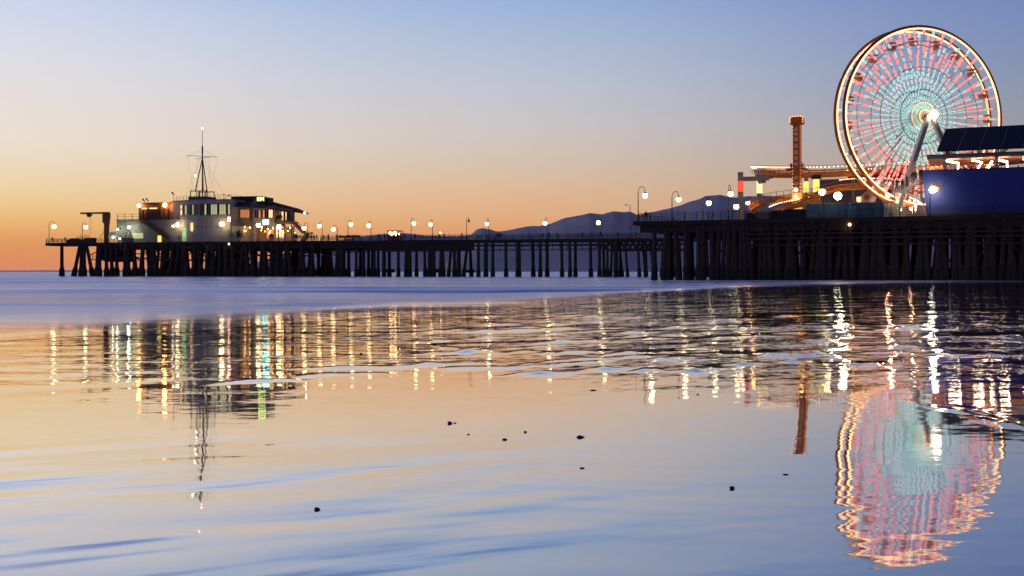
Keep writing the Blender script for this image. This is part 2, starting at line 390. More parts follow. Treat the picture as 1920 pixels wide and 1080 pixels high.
    if sea:
        lk.new(ma('ADD', ma('ADD', ma('MULTIPLY', seam, .07), ma('MULTIPLY', deep, .17)), .03), gl.inputs['Roughness'])
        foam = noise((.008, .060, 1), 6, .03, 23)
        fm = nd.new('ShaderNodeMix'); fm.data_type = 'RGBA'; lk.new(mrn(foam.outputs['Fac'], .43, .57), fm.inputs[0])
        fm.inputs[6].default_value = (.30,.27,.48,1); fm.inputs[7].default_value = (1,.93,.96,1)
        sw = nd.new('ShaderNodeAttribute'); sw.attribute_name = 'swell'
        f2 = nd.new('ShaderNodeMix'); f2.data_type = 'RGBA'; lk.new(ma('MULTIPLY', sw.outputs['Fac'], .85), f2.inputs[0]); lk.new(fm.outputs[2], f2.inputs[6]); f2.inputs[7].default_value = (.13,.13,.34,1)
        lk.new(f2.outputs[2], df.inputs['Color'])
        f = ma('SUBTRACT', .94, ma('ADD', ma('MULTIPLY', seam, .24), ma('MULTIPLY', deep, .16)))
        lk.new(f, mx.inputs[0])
    else:
        gl.inputs['Roughness'].default_value = .03
        sn = noise((30, 30, 1), 3); fm = nd.new('ShaderNodeMix'); fm.data_type = 'RGBA'; lk.new(sn.outputs['Fac'], fm.inputs[0])
        fm.inputs[6].default_value = (.05,.045,.04,1); fm.inputs[7].default_value = (.11,.09,.075,1); lk.new(fm.outputs[2], df.inputs['Color'])
        mx.inputs[0].default_value = .90
    fn = nd.new('ShaderNodeFresnel'); fn.inputs['IOR'].default_value = 1.33
    fmap = nd.new('ShaderNodeMapRange'); lk.new(fn.outputs[0], fmap.inputs[0])
    for i_, q_ in enumerate((.12, .50, .60, .93)): fmap.inputs[i_+1].default_value = q_
    if sea:
        lk.new(ma('MULTIPLY', f, ma('MULTIPLY', fmap.outputs[0], 1.07)), mx.inputs[0])
    else: lk.new(fmap.outputs[0], mx.inputs[0])
    lk.new(df.outputs[0], mx.inputs[1]); lk.new(gl.outputs[0], mx.inputs[2]); lk.new(mx.outputs[0], out.inputs[0])
    return m
M['sand'] = water_material('wet_sand_under_a_water_film', False)
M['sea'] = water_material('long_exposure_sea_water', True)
def gp2(px, py): return ground_point(px, py)
BANDS = []
for p0, q0, p1, q1, th, a in ((-150,550,440,557,8,1),(-100,633,330,622,9,.9),(430,577,780,566,6,.9),(540,546,1120,549,4,.9),(300,603,560,594,6,.6),(1060,563,1330,548,5,.7),(-60,584,260,590,7,.45),(600,534,1250,531,3,.6),(100,526,700,528,3,.5),(760,586,960,578,5,.5)):
    (xa, ya), (xb, yb) = gp2(p0, q0), gp2(p1, q1); ym = (ya+yb)/2; BANDS.append((xa, ya, xb, yb, th*ym*ym/(1.5*FPX), a))
def band_strength(X, Y):
    b = np.zeros_like(X)
    for xa, ya, xb, yb, th, a in BANDS:
        q = (X-xa)/(xb-xa); yl = ya+(yb-ya)*q+th*.5*np.sin(q*9+xa)
        b += a*np.exp(-((Y-yl)/th)**2*1.2)*sstep(-.05, .25, q)*sstep(1.05, .7, q)
    return np.clip(b, 0, 1)
# rows spaced more finely close to the shore
pys = np.concatenate([np.linspace(2600, 1100, 60, endpoint=False), np.linspace(1100, 560, 520, endpoint=False), np.linspace(560, 514, 60, endpoint=False)])
ys = np.concatenate([[-12, -4, -1, 0, .6], 1.3*FPX/(pys-HOR), [700, 1200, 3000, 8000, 24000]])
kk = np.concatenate([np.linspace(-2.2, -.62, 50, endpoint=False), np.linspace(-.62, .62, 560), np.linspace(.62, 2.2, 50)[1:]])
def sandz(X, Y):
    d = Y-shore_y(X)
    return base(X, Y)+waves(X, Y)-.05*sstep(.1, 2.5, d)-.6*sstep(1, 40, d)
def sandclip(X, Y, K): return X, Y
o, _, _ = grid('wet_sand', [M['sand']], kk, ys, sandz); tag(o, 'smooth wet sand beach mirroring the sky', kind='structure')
# sea sheet: rows measured from the shoreline
dd = np.concatenate([[0, .15, .3, .5, .75, 1.0, 1.3, 1.7, 2.2, 2.8], np.linspace(3.5, 60, 90), np.geomspace(64, 24000, 50)])
def sea_edge(X, Y, K):
    # X first row span: wide line across
    xs = np.concatenate([-np.geomspace(26000, 70, 30), np.linspace(-68, 100, 420), np.geomspace(104, 26000, 30)])
    XX, DDm = np.meshgrid(xs, dd)
    return XX, np.minimum(shore_y(XX)+DDm, 24400)
def seaz(X, Y):
    d = Y-shore_y(X)
    return base(X, Y)+waves(X, Y)*sstep(4, 0, d)+.006+.03*sstep(0, 14, d)+.03*np.sin(Y*.35+X*.03+np.sin(X*.07))*sstep(3, 20, d)*sstep(200, 100, Y)-.02*sstep(3, 30, d)
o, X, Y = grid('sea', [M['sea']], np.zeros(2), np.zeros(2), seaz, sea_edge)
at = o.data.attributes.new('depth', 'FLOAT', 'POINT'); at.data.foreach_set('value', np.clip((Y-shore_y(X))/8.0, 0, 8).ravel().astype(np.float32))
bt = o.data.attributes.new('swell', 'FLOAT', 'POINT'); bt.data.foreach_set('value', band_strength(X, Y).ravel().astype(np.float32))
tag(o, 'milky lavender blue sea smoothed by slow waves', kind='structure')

# ------------------------------------------------------------------ hills
def hill(name, prof, D, depth, label, col, seedv):
    px = np.arange(prof[0][0], prof[-1][0]+.1, 3.0)
    r2 = np.random.default_rng(seedv)
    ridge = np.interp(px, [p[0] for p in prof], [p[1] for p in prof])
    nz = np.zeros_like(px)
    for f, a in ((.03,1.6),(.08,.9),(.2,.4),(.43,.12)): nz += a*np.sin(px*f*(1+.2*r2.random())+r2.random()*6)
    ridge = ridge+nz*np.clip((HOR-ridge)/60, .1, .6)
    H = np.maximum((HOR-ridge)/FPX*D, 0)
    rows = 18; vs = []
    for j in range(rows):
        t = j/(rows-1)              # 0 = shore, .6 = ridge, 1 = behind
        for i, p in enumerate(px):
            y = D-depth*.6+depth*t
            k = (p-960)/FPX
            prof_h = (math.sin(min(t/.6, 1)*math.pi/2)**1.3) if t <= .6 else 1-((t-.6)/.4)**1.5*.5
            spur = .05*math.sin(p*.021+t*7+seedv)+.035*math.sin(p*.045-t*13)+.02*math.sin(p*.09+t*23)+.015*math.sin(p*.17-t*31)
            h = H[i]*prof_h*(1+spur*(1.3*t/.6*max(0, 1-(t/.6)**1.5) if t < .6 else 0))
            vs.append((k*(y if t<.6 else y), y, h-2.0 if j else -3))
    n = len(px); fs = [(j*n+i, j*n+i+1, (j+1)*n+i+1, (j+1)*n+i) for j in range(rows-1) for i in range(n-1)]
    mb = MB(); mb.add(vs, fs)
    o = bpy.data.objects.new(name, mb.mesh(name, smooth=True)); COL.objects.link(o); o.data.materials.append(col); tag(o, label, kind='structure')
    return o
M['hill'] = mat('haze_paled_scrub', (.66,.54,.44), .95, .35, .002, bump=0)  # albedo paled so that haze sits in the hill colour
M['hillf'] = mat('haze_paled_distant_scrub', (.82,.62,.55), .95, .2, .001)  # paler again: distance haze carried by the colour
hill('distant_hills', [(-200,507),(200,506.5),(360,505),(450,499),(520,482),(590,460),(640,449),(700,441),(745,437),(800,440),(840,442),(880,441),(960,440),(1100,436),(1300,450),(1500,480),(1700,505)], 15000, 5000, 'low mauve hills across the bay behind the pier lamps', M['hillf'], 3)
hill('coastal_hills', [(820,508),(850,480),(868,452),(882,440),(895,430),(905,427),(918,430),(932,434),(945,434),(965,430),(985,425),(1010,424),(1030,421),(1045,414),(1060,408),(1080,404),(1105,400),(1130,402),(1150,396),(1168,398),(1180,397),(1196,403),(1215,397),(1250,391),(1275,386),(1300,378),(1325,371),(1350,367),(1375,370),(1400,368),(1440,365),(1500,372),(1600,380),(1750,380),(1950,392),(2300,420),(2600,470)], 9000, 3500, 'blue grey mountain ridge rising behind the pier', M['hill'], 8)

# ------------------------------------------------------------------ haze
def haze_box():
    mb = MB().box(-27000, 27000, -60, 24900, -4, 690)
    m = bpy.data.materials.new('evening_haze'); m.use_nodes = True; nt = m.node_tree; nt.nodes.clear()
    v = nt.nodes.new('ShaderNodeVolumePrincipled'); v.inputs['Color'].default_value = (.86,.84,.92,1); v.inputs['Density'].default_value = 1.1e-5
    oo = nt.nodes.new('ShaderNodeOutputMaterial'); nt.links.new(v.outputs[0], oo.inputs['Volume'])
    o = bpy.data.objects.new('haze', mb.mesh('haze')); COL.objects.link(o); o.data.materials.append(m); tag(o, 'thin evening haze over the bay', kind='stuff')
haze_box()

DECK = 9.1
# ------------------------------------------------------------------ piers
def pile_mb(s, t, ztop, ls=0, lt=0, r=.42, foot=1.7, fz=2.1):
    mb = MB()
    q = lambda z: (s+ls*(z/ztop), t+lt*(z/ztop), z)
    mb.tube([q(-.6), q(.3), q(fz*.75), q(fz), q(fz+.5), q(ztop*.7), q(ztop)], [r*foot*1.05, r*foot, r*foot*.97, r*foot*.8, r*1.08, r, r*.92], 8)
    return mb
def railing(mb, s0, s1, t, z0, h=1.15, step=2.4, n=4, r=.035, pr=.05):
    m = max(1, round(abs(s1-s0)/step))
    for i in range(m+1):
        s = s0+(s1-s0)*i/m; mb.box(s-pr, s+pr, t-pr, t+pr, z0, z0+h)
    for j in range(n):
        z = z0+h*(j+1)/n; mb.box(min(s0,s1), max(s0,s1), t-r, t+r, z-r-.003, z+r-.003)
def railing_t(mb, s, t0, t1, z0, h=1.15, step=2.4, n=4, r=.035, pr=.05):
    m = max(1, round(abs(t1-t0)/step))
    for i in range(m+1):
        t = t0+(t1-t0)*i/m; mb.box(s-pr, s+pr, t-pr, t+pr, z0, z0+h)
    for j in range(n):
        z = z0+h*(j+1)/n; mb.box(s-r, s+r, t0, t1, z-r, z+r)
f = FAR
# --- pier end platform (px 85..600)
sA, sB, sC, sD = f.s(85), f.s(192), f.s(600), f.s(1300)
T1 = Thing('harbour_pier', 'dark timber pier head on dense leaning piles beneath the white harbour office', 'pier', f, f.s(340), 0, 0)
T1.part('deck', MB().box(sA, sB, 0, 9, 8.3, DECK), M['beam'])
T1.part('deck', MB().box(sB+.01, sC, 0, 46, 8.5, DECK), M['beam'])
mb = MB(); mb.box(sB, sC-1, .5, 1.0, 7.2, 8.5)
for k in range(1, 8): mb.box(sB, sC-1, k*6, k*6+.5, 7.3, 8.5)
for k in range(24): 
    s = sB+1+(sC-sB-3)*k/23; mb.box(s, s+.4, 1.02, 45, 7.6, 8.495)
T1.part('beam', mb, M['beam'])
rr_ = random.Random(3)
for k in range(46):                     # diagonal and horizontal braces in the upper half
    s = sB+1+(sC-sB-6)*rr_.random(); t = rr_.choice([.2, 6, 12, 18, 24]); L = rr_.uniform(3, 7)*rr_.choice([-1,1])
    T1.part('diagonal_brace', MB().tube([(s, t, 8.3), (s+L, t, rr_.uniform(3.6, 5.6))], .16, 4), M['pile'])
for k in range(12):
    s = sB+(sC-sB-8)*k/11.0; t = rr_.choice([.1, 6, 12]); z = rr_.choice([4.2, 4.6, 5.2, 6.0]); T1.part('horizontal_brace', MB().box(s, s+rr_.uniform(5, 12), t, t+.25, z, z+rr_.uniform(.25, .7)), M['pile'])
mb = MB(); mb.box(f.s(190), f.s(455), -.5, -.42, 4.05, 4.13); mb.box(f.s(158), f.s(192), 3, 5, 4.4, 4.65); railing(mb, f.s(160), f.s(192), 3, 4.65, 1.1, 2.2, 3)
T1.part('catwalk', mb, M['beam'])
# timber bulk around the crane base
mb = MB(); mb.hexa([(f.s(185),8.3),(f.s(184),4.6),(f.s(192),3.9),(f.s(217),3.9),(f.s(219),8.3)], 1.2, 8)
T1.part('bulkhead', mb, M['beam'])
expl = [(116,116),(138.5,150),(152,153),(158,158),(174,162),(181,184),(186,188),(200,199),(211,207),(219,219),(235,233),(241,241),(252,252),(256,250),(267,268),(284,284)]
cnt = 0
for b, t_ in expl:
    s = f.s(b, .5); T1.part('pile', pile_mb(s, .5, 8.6, f.s(t_, .5)-s, 0, .46), M['pile']); cnt += 1
b = 294
while b < 598:
    lean = rr_.choice([0, 0, 0, 5, -5, 8, -8, 3])*(-1 if rr_.random() < .5 else 1)
    s = f.s(b, .5); T1.part('pile', pile_mb(s, .5, 8.6, lean*.14, 0, rr_.uniform(.42, .58)), M['pile']); cnt += 1
    if b > 300 and rr_.random() < .45 and cnt < 60:
        T1.part('pile', pile_mb(s+.9, .9, 8.6, -lean*.1, 0, .45), M['pile']); cnt += 1
    b += rr_.uniform(9, 16)
mb = MB()
for row in (7, 14, 22, 32, 42):
    s = sB+2
    while s < sC-2:
        if cnt < 98: T1.part('pile', pile_mb(s, row, 8.6, rr_.choice([0,0,.8,-.8,1.4]), 0, .42), M['pile']); cnt += 1
        else:
            q = pile_mb(s, row, 8.6, rr_.choice([0,0,.8,-.8]), 0, .42); mb.add(q.v, q.f)
        s += rr_.uniform(3.0, 5.5)
T1.part('rear_piles', mb, M['pile'], kind='stuff')
mb = MB(); railing(mb, sA+.2, f.s(190), .15, DECK); railing_t(mb, sA+.2, .3, 8.8, DECK); railing(mb, sA+.3, f.s(215, 8.8), 8.8, DECK); T1.part('railing', mb, M['rail'])
mb = MB(); railing(mb, f.s(318), f.s(372), .12, DECK, 1.3, 2.0, 5); railing(mb, f.s(376), f.s(436), .12, DECK, 1.25, 2.0, 4); railing(mb, f.s(438), f.s(596), .12, DECK, 1.2, 2.2, 4); T1.part('railing', mb, M['whiterail'], label='white painted railing in front of the office and restaurant')
mb = MB()
for (p0, y0, p1, y1) in ((214,456,236,461),(256,460,278,461),(341,463,366,465),(388,465,410,465),(378,454,388,462),(396,455,388,462),(388,462,388,482),(418,453,388,463),(385,463,405,476),(236,452,234,490),(311,453,310,470),(226,456,225,475)):
    A = f.p(p0, y0, -.3); B = f.p(p1, y1, -.3); mb.tube([A, B], .05, 4)
T1.part('service_pipe', mb, M['steel'])

# --- walkway (px 600..1300)
T2 = Thing('pier_walkway', 'long dark timber pier walkway on spaced single piles crossing in front of the hills', 'pier', f, f.s(950), 0, 0)
W = 11
T2.part('deck', MB().box(sC+.02, f.s(700), 0, W+20, 8.35, DECK), M['beam'])
T2.part('deck', MB().box(f.s(700)+.01, sD, 0, W, 8.45, DECK), M['beam'])
mb = MB()
mb.box(f.s(684), f.s(888), .1, .6, 6.45, 8.4)       # deep lattice girder face
mb.box(f.s(600), f.s(690), .1, .5, 7.1, 8.3)
mb.box(f.s(720), f.s(884), .0, .15, 6.2, 6.42)
T2.part('girder', mb, M['beam'])
mb = MB()
for z in (7.35, 6.6, 6.35): T2.part('utility_pipe', MB().box(f.s(888), f.s(1300), .6, .75, z, z+.13), M['beam'])
T2.part('utility_pipe', MB().box(f.s(888), f.s(1300), .35, .6, 7.5, 7.84), M['beam'])
mb.box(f.s(600), f.s(684), 3, 3.2, 6.1, 6.35); mb.box(f.s(600), f.s(684), 3, 3.2, 6.75, 6.85)
p = 600
while p < 1300:
    if p < 684 or p > 886:
        mb.box(f.s(p), f.s(p)+.12, .7, .8, 6.3, 8.3)
    p += 14
T2.part('pipe_hangers', mb, M['beam'])
for k in range(26):
    s = f.s(1122+k*5.6); L = 1.6 if k % 2 else -1.6
    T2.part('diagonal_brace', MB().tube([(s, 1.2, 8.3), (s+L, 1.2, 6.3)], .13, 4), M['pile']); T2.part('diagonal_brace', MB().tube([(s, 4, 8.3), (s-L, 4, 6.3)], .13, 4), M['pile'])
T2.part('horizontal_brace', MB().box(f.s(1135), f.s(1300), 1.1, 1.4, 6.05, 6.35), M['pile'])
walk = [(612,612,1),(624,618,1),(628,636,1),(632,632,1.1),(641,641,1.5),(630,640,.9),(654,654,1),(668,668,1),(681,681,1),(691,691,1),(698,698,1),(709,709,1),(702,702,.9),(720,720,1.35),(730,730,1.1),(747,747,1),(762,763,1.5),(768,767,1.5),(781,781,.95),(797,796,.95),(806,806,1.5),(813,812,1.5),(826,829,1.4),(832,828,1.3),(841,847,1),(852,852,1.1),(860,860,1.5),(869,877,1),(884,881,1),(897,897,1),(911,911,1.4),(924,924,1),(949,948,1),(972,972,1.7),(1000,999,1.1),(1013,1013,1.05),(1026,1026,1.1),(1054,1053,1),(1069,1068,1),(1079,1079,1),(1108,1107,1.05),(1124,1124,1),(1133,1131,1),(1139,1139,.8),(1145,1148,.8),(1155,1155,1.5),(1163,1163,.8),(1168,1160,.7),(1177,1172,.8),(1199,1196,.9),(1211,1205,.9),(1212,1211,.8),(1225,1220,.9),(1240,1244,.9),(1253,1253,.9),(1263,1262,.85),(1276,1274,.85),(1300,1298,.9),(1326,1324,1.4),(1345,1344,.9)]
for b, t_, w in walk:
    t0 = rr_.choice([.5, .5, 3.5]) if w < 1.3 else .5
    s = f.s(b, t0); T2.part('pile', pile_mb(s, t0, 8.5, f.s(t_, t0)-s, 0, .36*w, 1.55 if w < 1.3 else 1.25, 1.9), M['pile'])
for a_, b_, c_ in ((690,715,1.9),(772,800,2.0),(846,870,1.7)): T2.part('fender', MB().box(f.s(a_), f.s(b_), 9, 9.4, 1.0, c_), M['pile'])
mb = MB(); railing(mb, f.s(601), f.s(1230), .12, DECK, 1.25, 2.3, 5); T2.part('railing', mb, M['rail'])
mb = MB(); railing(mb, f.s(601, W-.2), f.s(1290, W-.2), W-.2, DECK, 1.25, 2.3, 5); T2.part('railing', mb, M['rail'], label='back railing of the walkway')

# --- near amusement pier
g = NEAR
e0 = 0.0; e1 = g.s(2300)
T3 = Thing('amusement_pier', 'broad near pier on close packed black piles carrying the fairground rides', 'pier', g, g.s(1560), 0, 0)
T3.part('deck', MB().box(e0, e1, 0, 62, 8.75, 9.35), M['beam'])
NDK = 9.35
T3.part('deck_surface', MB().box(e0+.3, e1-.3, .3, 61.7, 9.354, 9.40), M['plank'])
mb = MB(); mb.box(g.s(1199), e1, .35, .9, 7.5, 8.75)
for k in range(1, 12): mb.box(g.s(1205), e1, k*5, k*5+.5, 7.6, 8.745)
s = g.s(1215)
while s < e1-1:
    mb.box(s, s+.45, .95, 61, 7.9, 8.74); s += 4.2
T3.part('beam', mb, M['beam'])
s = g.s(1240)
while s < e1:
    T3.part('bracket', MB().box(s, s+.35, -.12, .1, 8.4, 8.9), M['mast']); s += 3.3
for z in (6.9, 6.2, 5.2): T3.part('horizontal_brace', MB().box(g.s(1395+ (6.9-z)*12), e1, .0, .2, z, z+.3), M['pile'])
for k in range(46):
    s = g.s(1370)+(e1-g.s(1370))*rr_.random(); t = rr_.choice([.1, 5, 10, 15]); L = rr_.uniform(2.5, 5)*rr_.choice([-1, 1]); T3.part('diagonal_brace', MB().tube([(s, t, 8.5), (s+L, t, rr_.uniform(2.5, 5))], .14, 4), M['pile'])
near = [(1227,1227,.95),(1245,1250,.95),(1273,1266,1),(1288,1285,1.05),(1311,1311,1.1),(1317,1319,1.1),(1337,1334,1.05),(1344,1349,1.0),(1354,1359,.8),(1365,1367,1.0),(1372,1378,1.0),(1381,1376,.9)]
cnt = 0
for b, t_, w in near:
    s = g.s(b, .6); T3.part('pile', pile_mb(s, .6, 8.6, g.s(t_, .6)-s, 0, .40*w, 1.45, 2.4), M['pile']); cnt += 1
b = 1390
while b < 2100 and cnt < 62:
    s = g.s(b, .6); T3.part('pile', pile_mb(s, .6, 8.6, rr_.choice([0,0,.5,-.5,.9,-.9]), 0, rr_.uniform(.36,.5), 1.4, 2.4), M['pile']); cnt += 1
    b += rr_.uniform(8, 17)
mb = MB()
for row in range(1, 12):
    s = g.s(1240 if row < 2 else 1385, row*5.0)+rr_.uniform(0, 2)
    while s < e1-2:
        if row <= 2 and cnt < 99: T3.part('pile', pile_mb(s, row*5.0, 8.6, rr_.choice([0,0,.5,-.5,.9]), 0, .42, 1.35, 2.4), M['pile']); cnt += 1
        else:
            q = pile_mb(s, row*5.0, 8.6, rr_.choice([0,0,.5,-.5]), 0, .42, 1.35); mb.add(q.v, q.f)
        s += rr_.uniform(2.2, 4.2)
T3.part('rear_piles', mb, M['pile'], kind='stuff')
mb = MB(); railing(mb, e0+.9, e1-1, .12, NDK, 1.3, 1.9, 5, .03, .045); T3.part('railing', mb, M['rail'])
mb = MB(); railing_t(mb, e0+.9, .3, 50, NDK, 1.3, 2.4, 4, .03, .045); T3.part('railing', mb, M['rail'])
# lit hut under the near deck
mb = MB().box(g.s(1593.5,.2)-.25, g.s(1593.5,.2)+.25, -.35, -.05, 8.0, 8.35)

# ------------------------------------------------------------------ lamps
def gooseneck(fr, px, t, z0, ytop, gx, gy, label, m='L_warm', group='gooseneck lamps along the piers', gr=.42, lit=True, side=None):
    s0 = fr.s(px, t); D = fr.w(s0, t)[1]; zt = CAMZ+(HOR-ytop)/FPX*D; sg = fr.s(gx, t); zg = CAMZ+(HOR-gy)/FPX*D
    T = Thing('pier_lamp', label, 'lamp', fr, s0, t, z0, group)
    T.part('pole', MB().tube([(s0,t,z0),(s0,t,z0+.5),(s0,t,z0+.55),(s0,t,zt-.9)], [.16,.14,.085,.07], 6).tube([(s0-.25,t,z0+1.6),(s0+.25,t,z0+1.6)], .03, 4), M['dark'])
    r = (sg-s0)/2; pts = []
    for i in range(9):
        a = math.pi*i/8; pts.append((s0+r-r*math.cos(a), t, zt-.9+.9*math.sin(a)))
    pts.append((sg, t, zg+gr*.9))
    T.part('arm', MB().tube(pts, .05, 5), M['dark'])
    hd = T.part('lantern', MB().tube([(sg,t,zg+gr*1.25),(sg,t,zg+gr*1.1),(sg,t,zg+gr*.55)], [.08,.2,gr*.8], 8), M['dark'])
    b = MB().ball((sg,t,zg), gr if lit else gr*.7, 10, 7)
    T.part('globe', b, M[m] if lit else M['steel'], parent=hd, smooth=True)
    return T
def straight_lamp(fr, px, t, z0, gx, gy, label, m='L_green', cat='lamp', group=None, gr=.4, pm='steel'):
    s0 = fr.s(px, t); D = fr.w(s0, t)[1]; sg = fr.s(gx, t); zg = CAMZ+(HOR-gy)/FPX*D
    T = Thing('pole_lamp', label, cat, fr, s0, t, z0, group)
    T.part('pole', MB().tube([(s0,t,z0),(s0,t,zg+.3)], .08, 6).tube([(s0,t,zg+.25),(sg,t,zg+.25)], .05, 4), M[pm])
    hd = T.part('lantern', MB().tube([(sg,t,zg+gr*1.2),(sg,t,zg+gr*.5)], [.12,gr*.8], 8), M[pm])
    T.part('globe', MB().ball((sg,t,zg), gr, 10, 7), M[m], parent=hd, smooth=True)
FL = [(92,.5,415,101.5,425,'lit gooseneck lamp at the very tip of the pier, left of everything','L_pale'),
 (154.5,.6,417,161,426,'lit gooseneck lamp between the pier tip and the rusty crane','L_pale'),
 (577,.8,418,570,427.5,'lit gooseneck lamp at the foot of the restaurant stairs, arm to the left','L_warm'),
 (604,1,416,599,423.5,'lit gooseneck lamp, first one standing right of the restaurant stairs','L_warm'),
 (632.5,1.5,422,625,430,'lowest hanging gooseneck lamp of the four right of the restaurant','L_warm'),
 (652.5,1,412,658,420.5,'tallest gooseneck lamp of the four right of the restaurant, arm to the right','L_warm'),
 (695.5,1,414,691.5,423,'lit gooseneck lamp left of the glowing snack cart, arm to the left','L_warm'),
 (771,1,408.5,776,419,'lit gooseneck lamp just right of the glowing snack cart','L_warm'),
 (811,1,411,807.5,420.5,'lit gooseneck lamp left of the unlit lamp over the walkway','L_warm'),
 (875,1,407,879,415,'unlit gooseneck lamp on the walkway, the only dark one','X'),
 (916.5,1,409,913,419.5,'lit gooseneck lamp in front of the small hill peak','L_pale'),
 (1026,1,407.5,1022,418.5,'lit gooseneck lamp where the ridge starts to climb','L_pale')]
for px, t, yt, gx, gy, lb, m in FL:
    gooseneck(FAR, px, t, DECK, yt, gx, gy, lb, m if m != 'X' else 'L_warm', lit=(m != 'X'), gr=(.44+.03*((px*7) % 5)) if m != 'X' else .4)
straight_lamp(FAR, 1126, 1, DECK, 1122, 417.5, 'short pale pole lamp on the walkway in front of the ridge', 'L_pale', gr=.5)
for px, t, yt, gx, gy, lb in [(1196.5,1,350,1209.5,367,'tall gooseneck lamp at the left corner of the near pier'),(1260,1,359,1272.5,374,'gooseneck lamp second from the left on the near pier'),
    (1318,4,368,1329,381,'gooseneck lamp third from the left on the near pier, hanging lowest'),(1366,1,346.5,1370,363.5,'gooseneck lamp just left of the red lit coaster column')]:
    gooseneck(NEAR, px, t, NDK, yt, gx, gy, lb, 'L_pale', gr=.42)
straight_lamp(NEAR, 1386, 3, NDK, 1380.5, 387.5, 'low white lamp at the foot of the red lit coaster column', 'L_pale', gr=.42, pm='dark')
straight_lamp(NEAR, 1407, 8, NDK, 1402, 380.5, 'small orange lamp between the red and pale yellow columns', 'L_orange', gr=.3, pm='steel')
straight_lamp(NEAR, 1545, 1, NDK, 1541.5, 360, 'white lamp on a dark pole before the blue metal enclosure', 'L_pale', gr=.5, pm='dark')
# unlit street light behind the walkway
def street_light():
    s = FAR.s(1181.5, 9); t = 9; z1 = FAR.z(1181.5, 384.5, t)
    T = Thing('street_light', 'unlit grey street light with a short arm left of the near pier', 'street light', FAR, s, t, DECK)
    T.part('pole', MB().tube([(s,t,DECK),(s,t,z1)], [.13,.08], 6).tube([(s,t,z1-.1),(s-.8,t,z1+.05)], .05, 4).box(s-.12, s+.12, t-.1, t+.1, DECK+2.8, DECK+3.3), M['steel'])
    T.part('lamp_head', MB().hexa([(s-1.3,z1-.02),(s-1.2,z1+.16),(s-.75,z1+.14),(s-.7,z1-.04)], t-.15, t+.15), M['dark'])
street_light()
# big floodlight over the blue enclosure
def floodlight(fr, gx, gy, t, z0, label, gr, m, aim=0, name='floodlight'):
    s, tt, z = fr.p(gx, gy, t)
    T = Thing(name, label, 'floodlight', fr, s, t, z0)
    T.part('pole', MB().tube([(s,t+.25,z0),(s,t+.25,z)], .07, 6), M['dark'])
    h = T.part('housing', MB().tube([(s,t+.35,z),(s,t+.02,z)], [gr*.6, gr*1.02], 12), M['dark'])
    T.part('lamp_glass', MB().ball((s,t,z), gr, 12, 8, sy=.35), M[m], parent=h, smooth=True)
M['L_flood'] = emit('flood_glass', (1,.90,.62), 70)
floodlight(NEAR, 1571, 367.5, 2.0, NDK, 'dazzling white floodlight above the blue metal enclosure', .55, 'L_flood')
def under_lamp(fr, gx, gy, t, ztop, label, gr, m):
    s, tt, z = fr.p(gx, gy, t)
    T = Thing('bulkhead_lamp', label, 'lamp', fr, s, t, z)
    T.part('bracket', MB().box(s+gr, s+gr+.12, t-.1, t+.25, z-.4, z+.5), M['dark'])
    T.part('globe', MB().ball((s,t,z), gr, 10, 6), M[m], smooth=True)
under_lamp(NEAR, 1593, 421, -.3, 9, 'small amber lamp fixed under the near pier deck edge', .22, 'L_warm')
under_lamp(FAR, 429.5, 457.5, -.3, 9, 'small amber lamp under the deck below the harbour office', .22, 'L_int')
# yellow shaded lamp before the blue wall
def shade_lamp():
    f = NEAR; t = -.15; s0 = f.s(1744, t); s, _, z = f.p(1748.5, 356, t)
    T = Thing('shaded_lamp', 'lit lamp with a yellow wing shaped shade before the blue wall', 'lamp', f, s0, t, NDK)
    T.part('pole', MB().tube([(s0,t,NDK),(s0,t,f.z(1744,345,t))], [.1,.06], 6), M['dark'])
    T.part('lamp_shade', MB().hexa([(s0+.1,z+.75),(s0+.5,z+1.0),(s0+1.5,z+.55),(s0+1.45,z+.3),(s0+.3,z+.45)], t-.3, t+.3), M['yellow'])
    T.part('lamp_shade', MB().hexa([(s0+.7,z+.28),(s0+1.4,z+.28),(s0+1.0,z-.35),(s0+.7,z-.2)], t-.25, t+.25), M['white'])
    T.part('globe', MB().ball((s,t-.1,z), .44, 10, 7), M['L_flood'], smooth=True)
shade_lamp()

# ------------------------------------------------------------------ harbour office
f = FAR
B = Thing('harbour_office', 'pale two storey harbour office with a window band, roof rails and outside stairs', 'building', f, f.s(340, 3), 3, DECK)
def fz(px, py, t): return f.z(px, py, t)
def bx(mb, p0, p1, y0, y1, t0, t1, zb=None):
    pm = (p0+p1)/2
    mb.box(f.s(p0,t0), f.s(p1,t0), t0, t1, fz(pm,y1,t0) if zb is None else zb, fz(pm,y0,t0)); return mb
TZ = DECK+.004
B.part('wall', MB().prism([(f.s(219,4),4),(f.s(341,4),4),(f.s(341,4),20),(f.s(219,4),20)], TZ, fz(280,412,4)), M['wall2'], label='low grey ground floor wing')
B.part('roof_slab', bx(MB(), 218, 341, 410.8, 412, 3.8, 20.2), M['frame'])
